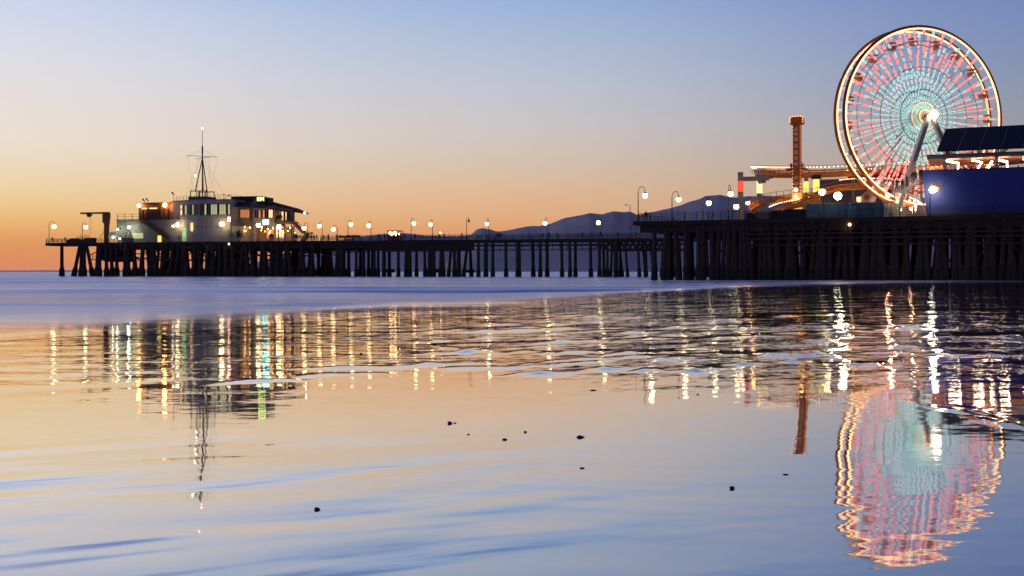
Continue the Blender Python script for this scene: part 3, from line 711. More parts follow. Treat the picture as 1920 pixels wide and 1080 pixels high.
# tower block, three facets
oct_ = [(f.s(325,5.2),5.2),(f.s(355,2.2),2.2),(f.s(373,1.2),1.2),(f.s(433.5,2.4),2.4),(f.s(433.5,2.4),18),(f.s(325,5.2),18)]
low = [(f.s(341,3.9),3.9),(f.s(361,2.3),2.3),(f.s(375,1.9),1.9),(f.s(432,2.8),2.8),(f.s(432,2.8),17.5),(f.s(341,3.9),17.5)]
zU = fz(390, 412, 2); zT = fz(390, 376, 2)
B.part('wall', MB().prism(low, TZ, zU), M['wall'])
w = B.part('wall', MB().prism(oct_, zU+.002, zT), M['wall'])
B.part('cornice', MB().prism([(a+(.25 if i in (3,4) else -.25), b-(.25 if i < 4 else -.25)) for i, (a, b) in enumerate(oct_)], zT+.002, zT+.3), M['wall2'])
def facade_windows(P, A, Bp, z0, z1, n, lit, parent=None, name='window'):
    # a band of n panes on the wall between plan points A and Bp
    A = np.array(A); Bp = np.array(Bp); d = Bp-A; L = np.linalg.norm(d); d = d/L; nn = np.array((d[1], -d[0]))   # outward (towards the camera)
    def slab(a, b, za, zb, o0, o1):
        mb = MB(); q = [A+d*a+nn*o0, A+d*b+nn*o0, A+d*b+nn*o1, A+d*a+nn*o1]; mb.prism([tuple(x) for x in q], za, zb); return mb
    fr_ = slab(-.1, L+.1, z0-.12, z1+.12, .002, .05)
    fo = P.part(name, fr_, M['frame'], parent=parent)
    for i in range(n):
        a = L*i/n; b = L*(i+1)/n; P.part('pane', slab(a+.06, b-.06, z0, z1, .052, .07), M[lit[i % len(lit)]], parent=fo)
    mb = MB()
    for i in range(n+1):
        a = L*i/n; q = slab(a-.055, a+.055, z0-.05, z1+.05, .055, .13); mb.add(q.v, q.f)
    P.part('mullion', mb, M['mull'], parent=fo)
    return fo
z0, z1 = fz(395,402.5,2), fz(395,383.5,2)
lerp = lambda a, b, t: (a[0]+(b[0]-a[0])*t, a[1]+(b[1]-a[1])*t)
facade_windows(B, lerp(oct_[0],oct_[1],.62), lerp(oct_[0],oct_[1],.98), z0+.2, z1, 3, ['glass','L_lime','glass'])
facade_windows(B, lerp(oct_[1],oct_[2],.03), lerp(oct_[1],oct_[2],.95), z0+.1, z1, 6, ['glass','glass','L_lime','glass'])
facade_windows(B, lerp(oct_[2],oct_[3],.04), lerp(oct_[2],oct_[3],.97), z0, z1, 14, ['glass','glass','L_lime','glass','glass','L_lime','L_lime','L_lime','glass','L_lime','L_lime','L_lime','glass','L_lime'])
# upper storey on the wing: brown rounded block and grey link
arc = [(f.s(260,8),8.0),(f.s(266,7),6.8),(f.s(290,6.5),6.2),(f.s(312,6.5),6.2),(f.s(321,7),6.8),(f.s(321,7),16),(f.s(260,8),16)]
zw = fz(280,410.6,6)
B.part('wall', MB().prism(arc, zw, fz(290,383,6)), M['brown'], label='red brown clad rounded upper room')
B.part('roof_slab', MB().prism([(a+(.3 if a > arc[2][0]+2 else -.3), b-.35) for a, b in arc], fz(290,383,6)+.002, fz(290,379.5,6)), M['brown'])
mb = MB()
for p in (268,277,285,293,300,308,315): mb.box(f.s(p,6.1), f.s(p,6.1)+.22, 5.9, 6.195, zw+.1, fz(290,392,6))
B.part('panel', mb, M['roof'])
mb = MB(); 
for a, b in ((266,275),(280,286),(287,294)): mb.box(f.s(a,6), f.s(b,6), 5.95, 6.18, fz(290,391.5,6), fz(290,389.5,6))
B.part('clerestory_window', mb, M['L_dim'])
B.part('wall', MB().box(f.s(321,7), f.s(339,7), 6.5, 15, zw, fz(330,377,6.5)), M['wall2'])
for (a, b, ya, yb) in ((338.7,341.3,385,391),(338.7,341.3,393.5,403)):
    B.part('slit_window', MB().box(f.s(a,3.6), f.s(b,3.6), 3.55, 3.75, fz(340,yb,3.6), fz(340,ya,3.6)), M['L_dim'])
B.part('door', MB().box(f.s(342.5,3.2), f.s(349,3.2), 3.05, 3.2, TZ+.3, fz(345,427.5,3)), M['L_door'], label='green lit open doorway')
B.part('slit_window', MB().box(f.s(358,2.1), f.s(361,2.1), 1.95, 2.15, fz(360,433,2), fz(360,418,2)), M['L_dim'])
B.part('door', MB().box(f.s(426,2.4), f.s(431.5,2.4), 2.45, 2.6, TZ, fz(428,432,2.5)), M['wall2'])
B.part('door', MB().box(f.s(296,3.9), f.s(302,3.9), 3.8, 3.98, TZ+.1, fz(300,442,4)), M['coly'], label='small orange lit hatch at the foot of the stairs')
B.part('garage_opening', MB().box(f.s(249,3.9), f.s(268,3.9), 3.85, 3.98, fz(260,447,4), fz(260,437,4)), M['L_lime'])
mb = MB()
for p in (367,371,379,385,391,406,410): mb.box(f.s(p,1.9)-.12, f.s(p,1.9)+.12, 1.86, 2.0, fz(p,426,2), fz(p,424.5,2))
B.part('vent', mb, M['frame'])
# lean-to annex right of the tower
B.part('annex', MB().box(f.s(433.5,3.2), f.s(446,3.2), 3.2, 12, TZ, fz(440,424,3)), M['wall'])
# stairs
mb = MB(); A = (f.s(263,3.6), fz(263,412,3)); C_ = (f.s(322,3.6), fz(322,453,3))
mb.hexa([A, (A[0]+.9,A[1]), (C_[0]+.2,C_[1]+.4), C_], 2.6, 2.85); mb.hexa([A, (A[0]+.9,A[1]), (C_[0]+.2,C_[1]+.4), C_], 3.55, 3.8)
n = 18
for i in range(n):
    q = i/n; mb.box(A[0]+(C_[0]-A[0])*q, A[0]+(C_[0]-A[0])*(q+1/n), 2.86, 3.54, A[1]+(C_[1]-A[1])*q-.22, A[1]+(C_[1]-A[1])*q-.12)
st = B.part('staircase', mb, M['brown'])
mb = MB()
for t in (2.7, 3.7):
    mb.tube([(A[0]+.5,t,A[1]+1.1),(C_[0]+.2,t,C_[1]+1.2)], .06, 4); mb.tube([(A[0]+.5,t,A[1]+.65),(C_[0]+.2,t,C_[1]+.75)], .05, 4)
    for i in range(11): q = i/10; x = A[0]+.5+(C_[0]-A[0]-.3)*q; z = A[1]+(C_[1]-A[1])*q; mb.box(x-.04, x+.04, t-.04, t+.04, z, z+1.12)
B.part('handrail', mb, M['rail'], parent=st)
mb = MB(); railing(mb, f.s(220,4), f.s(262,4), 4.0, fz(240,410.8,4), 1.35, 2.0, 2); railing(mb, f.s(262,4), f.s(345,4), 3.9, fz(300,410.8,4), 1.3, 1.7, 2, .03, .04)
B.part('railing', mb, M['rail'])
mb = MB(); zr = zT+.3
pts = [(a*1.0, b+.15) for a, b in oct_]
for i in range(4):
    a, b = pts[i], pts[(i+1)]
    L = math.hypot(b[0]-a[0], b[1]-a[1]); m = max(1, round(L/1.6))
    for j in range(m+1):
        x, y = lerp(a, b, j/m); mb.box(x-.035, x+.035, y-.035, y+.035, zr, zr+1.15)
    for h in (.55, 1.12): mb.tube([(a[0],a[1],zr+h),(b[0],b[1],zr+h)], .03, 4)
B.part('railing', mb, M['rail'])
# bits on the roof: gulls, speaker and weather vane stand
def gull(px, py, t, label):
    s, _, z = f.p(px, py, t)
    mb = MB(); mb.tube([(s-.45,t,z+.18),(s-.15,t,z+.28),(s+.15,t,z+.38),(s+.3,t,z+.55),(s+.42,t,z+.56)], [.03,.16,.17,.09,.05], 8); mb.ball((s+.36,t,z+.6), .1, 8, 5)
    mb.tube([(s+.4,t,z+.6),(s+.58,t,z+.57)], [.04,.01], 5); mb.tube([(s,t,z),(s,t,z+.25)], .025, 4); mb.tube([(s+.1,t+.05,z),(s+.1,t+.05,z+.28)], .025, 4)
    single('seagull', mb, M['dark'], label, 'bird', f, s, t, z, smooth=True)
def loudspeaker(px, py, t, label):
    s, _, z = f.p(px, py, t)
    T = Thing('horn_loudspeaker', label, 'loudspeaker', f, s, t, z)
    T.part('post', MB().tube([(s,t,z),(s,t,z+.6)], .05, 5), M['dark'])
    T.part('horn', MB().tube([(s-.35,t-.2,z+1.15),(s-.1,t-.1,z+.75),(s+.25,t,z+.45)], [.28,.16,.1], 8), M['dark'])
loudspeaker(270.5, 381, 7, 'left of two horn loudspeakers on the brown upper room'); loudspeaker(277, 380, 7, 'right of two horn loudspeakers on the brown upper room')
loudspeaker(325.5, 368.5, 5, 'horn loudspeaker at the left end of the tower roof rail')
gull(429, 369, 6, 'bird perched on the left end of the restaurant parapet')
s, _, z = f.p(419.5, 376, 3)
T = Thing('weather_instrument', 'cup weather instrument on a thin stand at the right roof rail', 'instrument', f, s, 3, z)
T.part('stand', MB().tube([(s,3,z-.2),(s,3,z+1.5)], .04, 5).box(s-.22,s+.22,2.8,3.2,z+.1,z+.5), M['dark'])
T.part('cup_vane', MB().tube([(s-.42,3,z+1.58),(s+.42,3,z+1.58)], .07, 5).tube([(s-.3,3,z+1.45),(s+.3,3,z+1.45)], .05, 4), M['dark'])
s, _, z = f.p(358, 376, 4)
single('roof_antenna', MB().tube([(s,4,z-.2),(s,4,z+3.2)], .04, 5).tube([(s-.35,4,z+3.1),(s+.35,4,z+3.1)], .04, 4), M['dark'], 'short T shaped antenna on the office roof left of the mast', 'antenna', f, s, 4, z)
s, _, z = f.p(409, 376, 4)
single('roof_antenna', MB().tube([(s,4,z-.2),(s,4,z+1.9)], .04, 5).box(s-.1,s+.1,3.9,4.1,z-.2,z+.1), M['dark'], 'plain whip antenna on the office roof right of the mast', 'antenna', f, s, 4, z)
# mast
t = 6
sm, _, zb = f.p(379.5, 376, t); zz = lambda py: f.z(379.5, py, t)
Tm = Thing('signal_mast', 'dark tripod signal mast with crossed yards and guy wires on the office roof', 'mast', f, sm, t, zb)
ka = f.w(sm, t)[1]/FPX
Tm.part('base', MB().box(sm-18.5*ka, sm+18.5*ka, t-2.6, t+2.6, zT+.31, zz(369.5)), M['greyshed'])
mb = MB()
for dx in (-16.3, -3, 3, 16.3):
    for dt in (-2, 2): mb.tube([(sm+dx*ka,t+dt,zz(369.4)),(sm+dx*ka,t+dt,zz(359))], .13, 5)
for dt in (-2, 2): mb.tube([(sm-16.9*ka,t+dt,zz(359)),(sm+16.9*ka,t+dt,zz(359))], .13, 5)
Tm.part('base_frame', mb, M['mast'])
for dx, dt in ((-8,-1.6),(8.5,-1.6),(0,2.4)):
    Tm.part('leg', MB().tube([(sm+dx*ka,t+dt,zz(359)),(sm,t,zz(296))], [.15,.12], 6), M['mast'])
Tm.part('pole', MB().tube([(sm,t,zz(369)),(sm,t,zz(289)),(sm,t,zz(288.9)),(sm,t,zz(274)),(sm,t,zz(273.9)),(sm,t,zz(243))], [.16,.15,.2,.2,.08,.05], 6), M['mast'])
Tm.part('yard', MB().tube([(sm-24*ka,t-2,zz(292.5)),(sm+22*ka,t+2,zz(293.5))], .06, 5).tube([(sm-21*ka,t+2,zz(296)),(sm+24.5*ka,t-2,zz(296.5))], .06, 5), M['mast'])
mb = MB()
for dx, dt, zt_, dx2, dt2 in ((0,0,280,-22.5,-2),(0,0,280,22.5,2),(0,0,290,-50,2),(0,0,290,42,2),(-23,-2,292.5,-14,0),(23,2,293,16,0),(-20,2,296,-12,1),(23,-2,296,20,-1),(0,0,294,-30,3),(0,0,294,24,3)):
    ze = zz(293) if abs(dx2) == 22.5 else zz(375)
    mb.tube([(sm+dx*ka,t+dt,zz(zt_)),(sm+dx2*ka,t+dt2,ze)], .022, 3)
Tm.part('guy_wire', mb, M['steel'])
Tm.part('beacon', MB().ball((sm,t,zz(240.5)), .22, 8, 6), emit('beacon_white', (1,.40,.28), 12))
Tm.part('beacon', MB().ball((sm-7.2*ka,t-1.8,zz(330)), .24, 8, 6), M['L_pale'])
# office lamps
def wall_lamp(px, py, t, label, m, gr, back=.8):
    s, _, z = f.p(px, py, t)
    T = Thing('wall_lamp', label, 'lamp', f, s, t, z)
    T.part('bracket', MB().tube([(s,t+back,z+.25),(s,t,z+.25),(s,t,z+.05)], .05, 5).box(s-.14,s+.14,t+back-.05,t+back+.1,z+.05,z+.45), M['dark'])
    T.part('globe', MB().ball((s,t,z), gr, 10, 7), M[m], smooth=True)
wall_lamp(260.5, 385.5, 5.8, 'orange lamp on the left corner of the brown upper room', 'L_orange', .50, 1.4)
wall_lamp(309, 384.5, 5.2, 'orange lamp near the right end of the brown upper room', 'L_orange', .55, .9)
wall_lamp(333, 421.5, 2.8, 'bright lamp on the office wall above the green doorway', 'L_pale', .55, 1.0)
straight_lamp(f, 243.5, 2, DECK, 242, 426, 'small greenish lamp on a white pole before the low grey wing', 'L_green', gr=.36, pm='white')
straight_lamp(f, 327, 2.2, DECK, 325, 424, 'small white pole lamp between the stairs and the green doorway', 'L_pale', gr=.34, pm='white')
straight_lamp(f, 416, .8, DECK, 416, 420, 'brightest white lamp in front of the office wall below the window band', 'L_pale', gr=.60, pm='white')
wall_lamp(220.5, 430, 2.6, 'tall strip lamp shining on the left end wall of the office', 'L_green', .22, 1.3)
# pink lit sign
s, _, z = f.p(429.5, 411, 1.4)
T = Thing('lit_sign', 'small square pink glowing sign on the right corner of the office', 'sign', f, s, 1.4, z)
T.part('frame', MB().box(s-.5,s+.5,1.42,1.7,z-.62,z+.62).tube([(s,1.65,z),(s,3,z)],.05,4), M['frame']); T.part('sign_face', MB().box(s-.44,s+.44,1.38,1.418,z-.55,z+.55), M['L_red'])
# cyan white sign by the restaurant
s, _, z = f.p(498.5, 416.5, 1.2)
T = Thing('lit_sign', 'cyan white glowing signboard on a dark post before the restaurant', 'sign', f, s, 1.2, DECK)
T.part('post', MB().box(s-.09,s+.09,1.22,1.4,DECK,z-.7), M['dark']); T.part('frame', MB().box(s-.88,s+.88,1.22,1.5,z-.7,z+.7), M['frame']); T.part('sign_face', MB().box(s-.8,s+.8,1.17,1.218,z-.62,z+.62), M['L_cyan'])

# ------------------------------------------------------------------ restaurant
Q = Thing('restaurant', 'two storey pier restaurant with warm lit open ground floor and long pointed dark roof', 'building', f, f.s(490, 5), 5, DECK)
cz = lambda px, py, t=5: f.z(px, py, t)
Q.part('wall', MB().box(f.s(437,6), f.s(475,6), 6.2, 22, cz(455,424), cz(455,386)), M['rest'])
zf0, zf1 = cz(500,424), cz(500,386)
Q.part('wall', MB().prism([(f.s(475,4),4),(f.s(515,4),4.2),(f.s(515,4),10),(f.s(475,4),10)], zf0, zf1), M['rest'])
Q.part('wall', MB().box(f.s(515,7)+.01, f.s(549,7.5), 7.5, 8.6, cz(530,419), cz(530,390)), M['rest'], label='recessed wall behind the balcony')
for p0, p1 in ((437,441),(472,477),(513,516),(533,534.5),(548,550)): Q.part('pier_column', MB().box(f.s(p0,4.5), f.s(p1,4.5), 4.5, 5.2, TZ, zf0-.003), M['rest'])
Q.part('back_wall', MB().box(f.s(437,10.5), f.s(550,10.5), 10.5, 10.8, TZ, zf0-.003), M['peach'])
facade_windows(Q, (f.s(451,6.2),6.2), (f.s(468,6.2),6.2), cz(460,407.5), cz(460,392.5), 5, ['L_amber','L_amber','L_amber'])
facade_windows(Q, (f.s(477.5,4),4.07), (f.s(511,4),4.19), cz(495,408.5), cz(495,394), 9, ['glass','glass','L_amber','glass','L_amber','glass','glass','L_dim','L_dim'])
facade_windows(Q, (f.s(516,7.5),7.5), (f.s(532,7.5),7.5), cz(523,413,7.5), cz(523,397,7.5), 4, ['L_dim','glass','L_amber','L_dim'])
facade_windows(Q, (f.s(534.5,7.5),7.5), (f.s(548,7.5),7.5), cz(541,413,7.5), cz(541,397.5,7.5), 4, ['L_dim','mull','glass','mull'])
# roof: hipped with a long tail to the right
zr0, zr1 = cz(455,388,4), cz(455,370,9)
mb = MB()
vs = [(f.s(433,3.2),3.2,zr0),(f.s(472,3.2),3.2,zr0),(f.s(481,8),8,cz(481,377,8)),(f.s(433,8),8,cz(440,377,8)),(f.s(433,20),20,zr0),(f.s(575,14),14,cz(575,400,14))]
mb.add(vs[:4], [(0,1,2,3)])
mb.prism([(f.s(433,8),8),(f.s(488,8),8),(f.s(488,8),11.5),(f.s(424,8),11.5)], cz(450,378,8), cz(450,368.2,8))
tip = (f.s(579,3), 3.0, cz(579,399.5,3)); ridge = (f.s(500,9), 9, cz(500,375,9)); eave0 = (f.s(474,2.6), 2.6, cz(474,384.5,2.6)); back = (f.s(560,11), 11, cz(560,391,11)); rb_ = (f.s(488,9), 9, cz(488,373,9))
eb = (f.s(474,11), 11, cz(474,386,11))
def dn(p, d=.35): return (p[0], p[1], p[2]-d)
mb.add([rb_, ridge, tip, eave0, back, eb, dn(rb_), dn(ridge), dn(tip), dn(eave0), dn(back), dn(eb)],
       [(3,2,1,0),(0,1,4,5),(1,2,4),(0,5,3),(3,9,8,2),(2,8,10,4),(6,7,8,9)])
mid = (f.s(553,2.8), 2.8, cz(553,391.5,2.8)); low_ = (f.s(570,3), 3, cz(570,402,3))
mb.add([mid, tip, low_, (f.s(548,3),3,cz(548,394,3))], [(0,1,2,3)])
rf = Q.part('roof', mb, M['roof'])
Q.part('skylight', MB().add([(f.s(436,5.5),5.5,cz(436,379.2,5.6)),(f.s(457,5.5),5.5,cz(457,379.2,5.6)),(f.s(460,6.5),6.5,cz(460,376.6,6.6)),(f.s(434,6.5),6.5,cz(434,376.6,6.6))], [(0,1,2,3)]), M['steel'], parent=rf)
mb = MB(); mb.hexa([(f.s(495,4.5),cz(495,381,4.5)),(f.s(495,4.5),cz(495,369.5,4.5)),(f.s(502.5,4.5),cz(502,370,4.5)),(f.s(502.5,4.5),cz(502,381,4.5))], 4.5, 7.5); Q.part('chimney', mb, M['dark'], parent=rf)
# gable fascia and eaves
mb = MB(); mb.hexa([(f.s(470,3),cz(470,390,3)),(f.s(479,3),cz(479,370,3)),(f.s(481,3),cz(481,370,3)),(f.s(482,3),cz(482,384,3)),(f.s(550,3),cz(550,393,3)),(f.s(550,3),cz(550,397,3)),(f.s(515,3),cz(515,391,3))], 2.7, 3.0)
Q.part('fascia', mb, M['soffit'])
# unreadable glowing lettering on the gable
def glyphs():
    T = Q.part('sign_panel', MB().box(f.s(481,2.4), f.s(495.5,2.4), 2.5, 2.68, cz(488,377.5,2.4), cz(488,368,2.4)), M['gold'])
    def bar(mb, a, b, ya, yb): mb.box(f.s(a,2.4), f.s(b,2.4), 2.38, 2.498, cz(488,yb,2.4), cz(488,ya,2.4))
    m1 = MB(); [bar(m1, *q) for q in ((482,483.2,369.5,376.5),(483.21,486.8,369.5,370.8),(483.21,486.2,372.4,373.6),(483.21,486.8,375.2,376.5))]
    m2 = MB(); [bar(m2, *q) for q in ((488,489.2,369.5,376.5),(489.21,490.6,371,373),(490.61,491.8,372.4,374.6),(491.81,493.2,371,373),(493.21,494.5,369.5,376.5))]
    Q.part('sign_letter', m1, M['L_neon'], parent=T); Q.part('sign_letter', m2, M['L_neon'], parent=T)
glyphs()
Q.part('roof_lamp', MB().ball(f.p(571.3,399.3,2.4), .3, 8, 6), emit('pink_roof_lamp', (1,.55,.45), 10))
# balcony and stairs
mb = MB(); mb.box(f.s(514,3), f.s(546,3), 3, 7.4, cz(530,417.5,3), cz(530,415.5,3)); Q.part('balcony', mb, M['soffit'])
mb = MB(); railing(mb, f.s(516,3), f.s(546,3), 3.1, cz(530,415.5,3), 1.15, .5, 2, .04, .02); Q.part('railing', mb, M['rail'])
for p in (534, 549): Q.part('post', MB().box(f.s(p,3.2)-.1, f.s(p,3.2)+.1, 3.2, 3.4, cz(p,415.4,3.2), cz(p,394,3.2)), M['brown'])
for p in (521, 533, 546): Q.part('post', MB().box(f.s(p,3.4)-.09, f.s(p,3.4)+.09, 3.4, 3.6, TZ, cz(p,417.6,3.4)), M['brown'])
mb = MB(); A = (f.s(545,3.5), cz(545,416,3.5)); C_ = (f.s(571,3.5), cz(571,437.5,3.5))
for t_ in (3.3, 4.6): mb.hexa([A, (A[0]+.7,A[1]), (C_[0]+.3,C_[1]+.1), (C_[0]-.6,C_[1]-.1)], t_, t_+.2)
mb.hexa([(A[0],A[1]-.05),(A[0]+.5,A[1]-.05),(C_[0],C_[1]-.05),(C_[0]-.4,C_[1]-.1)], 3.52, 4.58)
mb.hexa([(C_[0]-1.2,DECK+.01),(C_[0]+.2,C_[1]+.2),(f.s(584,3.5),C_[1]+.2),(f.s(584,3.5),C_[1]-.05),(C_[0]+.9,C_[1]-.1),(C_[0]-.3,DECK+.01)], 3.31, 4.79)
mb.box(f.s(584,3.5), f.s(585.5,3.5), 3.4, 3.6, TZ, C_[1]+.3)
st = Q.part('staircase', mb, M['brown'])
mb = MB(); mb.tube([(A[0]+.2,3.4,A[1]+1.2),(C_[0]+.2,3.4,C_[1]+1.25)], .05, 4); mb.tube([(A[0]+.2,3.4,A[1]+.7),(C_[0]+.2,3.4,C_[1]+.75)], .04, 4)
for i in range(8): q = i/7; x = A[0]+.2+(C_[0]-A[0])*q; z = A[1]+(C_[1]-A[1])*q; mb.box(x-.035, x+.035, 3.38, 3.43, z, z+1.2)
Q.part('handrail', mb, M['rail'], parent=st)
# interior lamps and furnishings seen through the open ground floor
rr_ = random.Random(11)
ins = [(459.5,423.5,.34),(468.5,427,.3),(460,433,.24),(455,431,.2),(491,426.5,.3),(490,432,.22),(502,429,.24),(505,437,.26),(512,428,.26),(518,425,.3),(520,429,.34),(515,431,.3),(526,432,.26),(531,436,.28),(523,437,.26),(535,430,.2),(544,427,.28),(552,436,.22),(507,433,.2),(497,434,.2),(528,426,.2),(540,433,.2)]
for px, py, r_ in ins: Q.part('interior_lamp', MB().ball(f.p(px,py,rr_.choice([5.5,6.5,8])), r_*.7, 8, 5), M['L_int'], smooth=True)
for p0, p1, y0, y1, m in ((455,463,428,440,'L_amber'),(499,511,431,447,'L_amber'),(515,526,430,446,'L_dim'),(528,531,432,446,'L_dim')):
    Q.part('interior_panel', MB().box(f.s(p0,10), f.s(p1,10), 10, 10.2, cz(500,y1,10), cz(500,y0,10)), M[m])
for px, py in ((492,.0),(511,0),(550,0)):
    pass
for lb, px, gx, gy in (('lamp before the restaurant corner, left of the cyan sign',484.5,484.5,422.5),('lamp before the restaurant, right of the cyan sign',523,523,425)):
    straight_lamp(f, px, 1, DECK, gx, gy, 'round warm '+lb, 'L_pale', gr=.58, pm='dark')
# potted plants before the restaurant
def bush(px, t, h, w, label, seed, z0=DECK):
    r_ = random.Random(seed); s = f.s(px, t)
    T = Thing('potted_plant', label, 'plant', f, s, t, z0)
    T.part('pot', MB().tube([(s,t,z0+.004),(s,t,z0+.5)], [.25,.36], 10), M['brown'])
    mb = MB()
    for i in range(130):
        a = r_.uniform(0, 6.28); e = r_.uniform(.1, 1.3); L = h*r_.uniform(.4, 1); d = np.array((math.cos(a)*math.cos(e)*w/h, math.sin(a)*math.cos(e)*w/h, math.sin(e)))
        p0 = np.array((s, t, z0+.5))+d*L*.45; p1 = np.array((s, t, z0+.5))+d*L; sd = np.array((-math.sin(a), math.cos(a), 0))*.11
        mb.add([p0, (p0+p1)/2+sd, p1, (p0+p1)/2-sd], [(0,1,2,3)])
    T.part('foliage', mb, M['leaf'])
bush(447, 2, 3.2, 2.2, 'leafy palm like plant between office annex and restaurant', 1)
bush(509, 2.2, 2.0, 1.4, 'dark bushy plant beside the cyan signboard', 2)
bush(524, 3.2, 1.9, 1.6, 'plant growing on the restaurant balcony', 3, cz(530,415.4,3))
bush(555, 2.4, 1.7, 1.2, 'small plant under the restaurant stairs', 4)

# ------------------------------------------------------------------ crane
t = 5
s0 = f.s(199, t)
C1 = Thing('cargo_crane', 'rusty brown crane with a tapered post and long boom over the pier tip', 'crane', f, s0, t, DECK)
y = lambda py: f.z(199, py, t); x = lambda px: f.s(px, t)
C1.part('post', MB().hexa([(x(196.8),DECK),(x(202.3),DECK),(x(203,),y(425)),(x(205.5),y(404)),(x(204.5),y(398.4)),(x(194),y(398.4)),(x(194),y(417)),(x(197),y(419))], t-.5, t+.5), M['crane'])
C1.part('boom', MB().hexa([(x(151.5),y(397.6)),(x(204.7),y(397.6)),(x(204.7),y(400.8)),(x(152),y(400.6))][::-1], t-.35, t+.35), M['crane'])
C1.part('trolley', MB().box(x(164),x(171),t-.5,t+.5,y(403.5),y(401)).box(x(165),x(169),t-.4,t+.4,y(406.5),y(403.6)).tube([(x(170),t,y(402)),(x(174),t,y(404))],.12,4), M['dark'])
C1.part('hoist_cable', MB().tube([(x(170),t,y(404)),(x(170),t,y(444))], .035, 4), M['steel'])
C1.part('stay', MB().tube([(x(187),t,y(446)),(x(196),t,y(432))], .07, 4), M['steel'])
# clutter on the pier tip: stacked dark boxes, drums and stored poles
def clutter(px, w, h, label, name, seed, t=2.5):
    r_ = random.Random(seed); s = f.s(px, t); T = Thing(name, label, name.replace('_', ' '), f, s, t, DECK)
    mb = MB(); n = 3
    for i in range(n):
        a = -w/2+w*i/n; mb.box(s+a, s+a+w/n*.93, t, t+1.4, DECK+.004, DECK+h*r_.uniform(.7, 1))
    T.part('crate_body', mb, M['pile'])
    mb = MB(); mb.box(s-w/2-.05, s+w/2, t-.05, t-.001, DECK+h*.35, DECK+h*.45); T.part('batten', mb, M['beam'])
clutter(134, 3.4, 1.4, 'heap of dark equipment on the pier tip between its two lamps', 'equipment_heap', 1)
clutter(141, 1.6, 1.1, 'smaller dark heap left of the stored poles', 'equipment_heap', 2)
clutter(166, 3.2, 1.5, 'dark box stack below the crane boom', 'box_stack', 5)
s = f.s(155, 3); T = Thing('pole_rack', 'rack of upright dark poles under the second pier lamp', 'pole rack', f, s, 3, DECK)
T.part('rack', MB().box(s-2, s+2.4, 2.6, 3.6, DECK+.004, DECK+1.0), M['pile'])
mb = MB(); r_ = random.Random(4)
for i in range(11): a = s-2+i*.4; mb.tube([(a,3,DECK+.9),(a+r_.uniform(-.15,.15),3,DECK+r_.uniform(1.6,2.4))], .07, 4)
T.part('pole', mb, M['pile'])
s = f.s(209, 3); T = Thing('tented_stall', 'pale greenish canvas shelter lit up between crane and office', 'shelter', f, s, 3, DECK)
T.part('canopy', MB().hexa([(f.s(203,3),f.z(205,446,3)),(f.s(204,3),f.z(205,438,3)),(f.s(210,3),f.z(205,434,3)),(f.s(216,3),f.z(205,436,3)),(f.s(217.5,3),f.z(205,446,3))], 3, 6), M['white'])
mb = MB(); [mb.tube([(f.s(p,3),3.5,DECK+.004),(f.s(p,3),3.5,f.z(205,445,3))], .06, 4) for p in (204,210,217)]; T.part('post', mb, M['steel'])
wall_lamp(212, 446, 2.6, 'small greenish lamp under the canvas shelter by the crane', 'L_green', .16, .4)
# white davit rail equipment in front of grey wing
s = f.s(233, 1); T = Thing('loading_ramp', 'pale metal loading gear before the low grey wing', 'loading gear', f, s, 1, DECK)
T.part('arm', MB().tube([(f.s(226,1),1,f.z(230,447,1)),(f.s(237,1),1,f.z(230,442,1))], .1, 5).tube([(f.s(237,1),1,f.z(230,444,1)),(f.s(260,1),1,f.z(230,444.4,1))], .07, 4).tube([(f.s(237,1),1,f.z(230,437,1)),(f.s(237,1),1,f.z(230,444,1))], .07, 4), M['white'])
T.part('body', MB().box(f.s(229,1), f.s(247,1), 1, 2, DECK+.004, f.z(230,446,1)), M['greyshed'])
T.part('work_light', MB().ball(f.p(224.5,447.5,.9), .3, 8, 6), emit('dim_pale', (.9,1,.8), 3))

# snack cart on the walkway
t = 3; s0 = f.s(739.5, t)
K = Thing('snack_cart', 'glowing snack cart under a flat canopy on the walkway', 'food cart', f, s0, t, DECK)
xx = lambda p: f.s(p, t); yy = lambda p: f.z(740, p, t)
K.part('canopy', MB().box(xx(729), xx(751), t-1.2, t+2, yy(434), yy(432.5)), M['soffit'])
for p in (730, 750): K.part('post', MB().box(xx(p)-.06, xx(p)+.06, t-1.1, t-.98, TZ, yy(434.1)), M['frame'])
K.part('counter', MB().box(xx(731), xx(749), t-.6, t+1.6, TZ, yy(442)), M['brown'])
for p, q, r_ in ((732.5,437,.34),(741,437,.42),(737,438.5,.2),(748.5,439,.26),(735,441,.18),(743,441,.18)): K.part('lamp_bulb', MB().ball((xx(p),t-.3,yy(q)), r_, 8, 6), M['L_int'], smooth=True)
# small lamp on the walkway and flag-white posts
wall_lamp(825.5, 436.5, 3, 'tiny white lamp on a kiosk behind the walkway rail', 'L_pale', .2, .4)
for i, px in enumerate((794, 854, 892.5, 907)):
    s = f.s(px, 2); single('white_bollard', MB().tube([(s,2,DECK+.004),(s,2,DECK+.9),(s,2,DECK+.95),(s,2,DECK+1.4)], [.2,.13,.1,.05], 6), M['white'],
        ['slim white post left of the unlit walkway lamp','slim white post just left of the unlit lamp','left one of a close pair of white posts under the small hill peak','right one of a close pair of white posts under the small hill peak'][i], 'post', f, s, 2, DECK, 'slim white posts on the walkway')

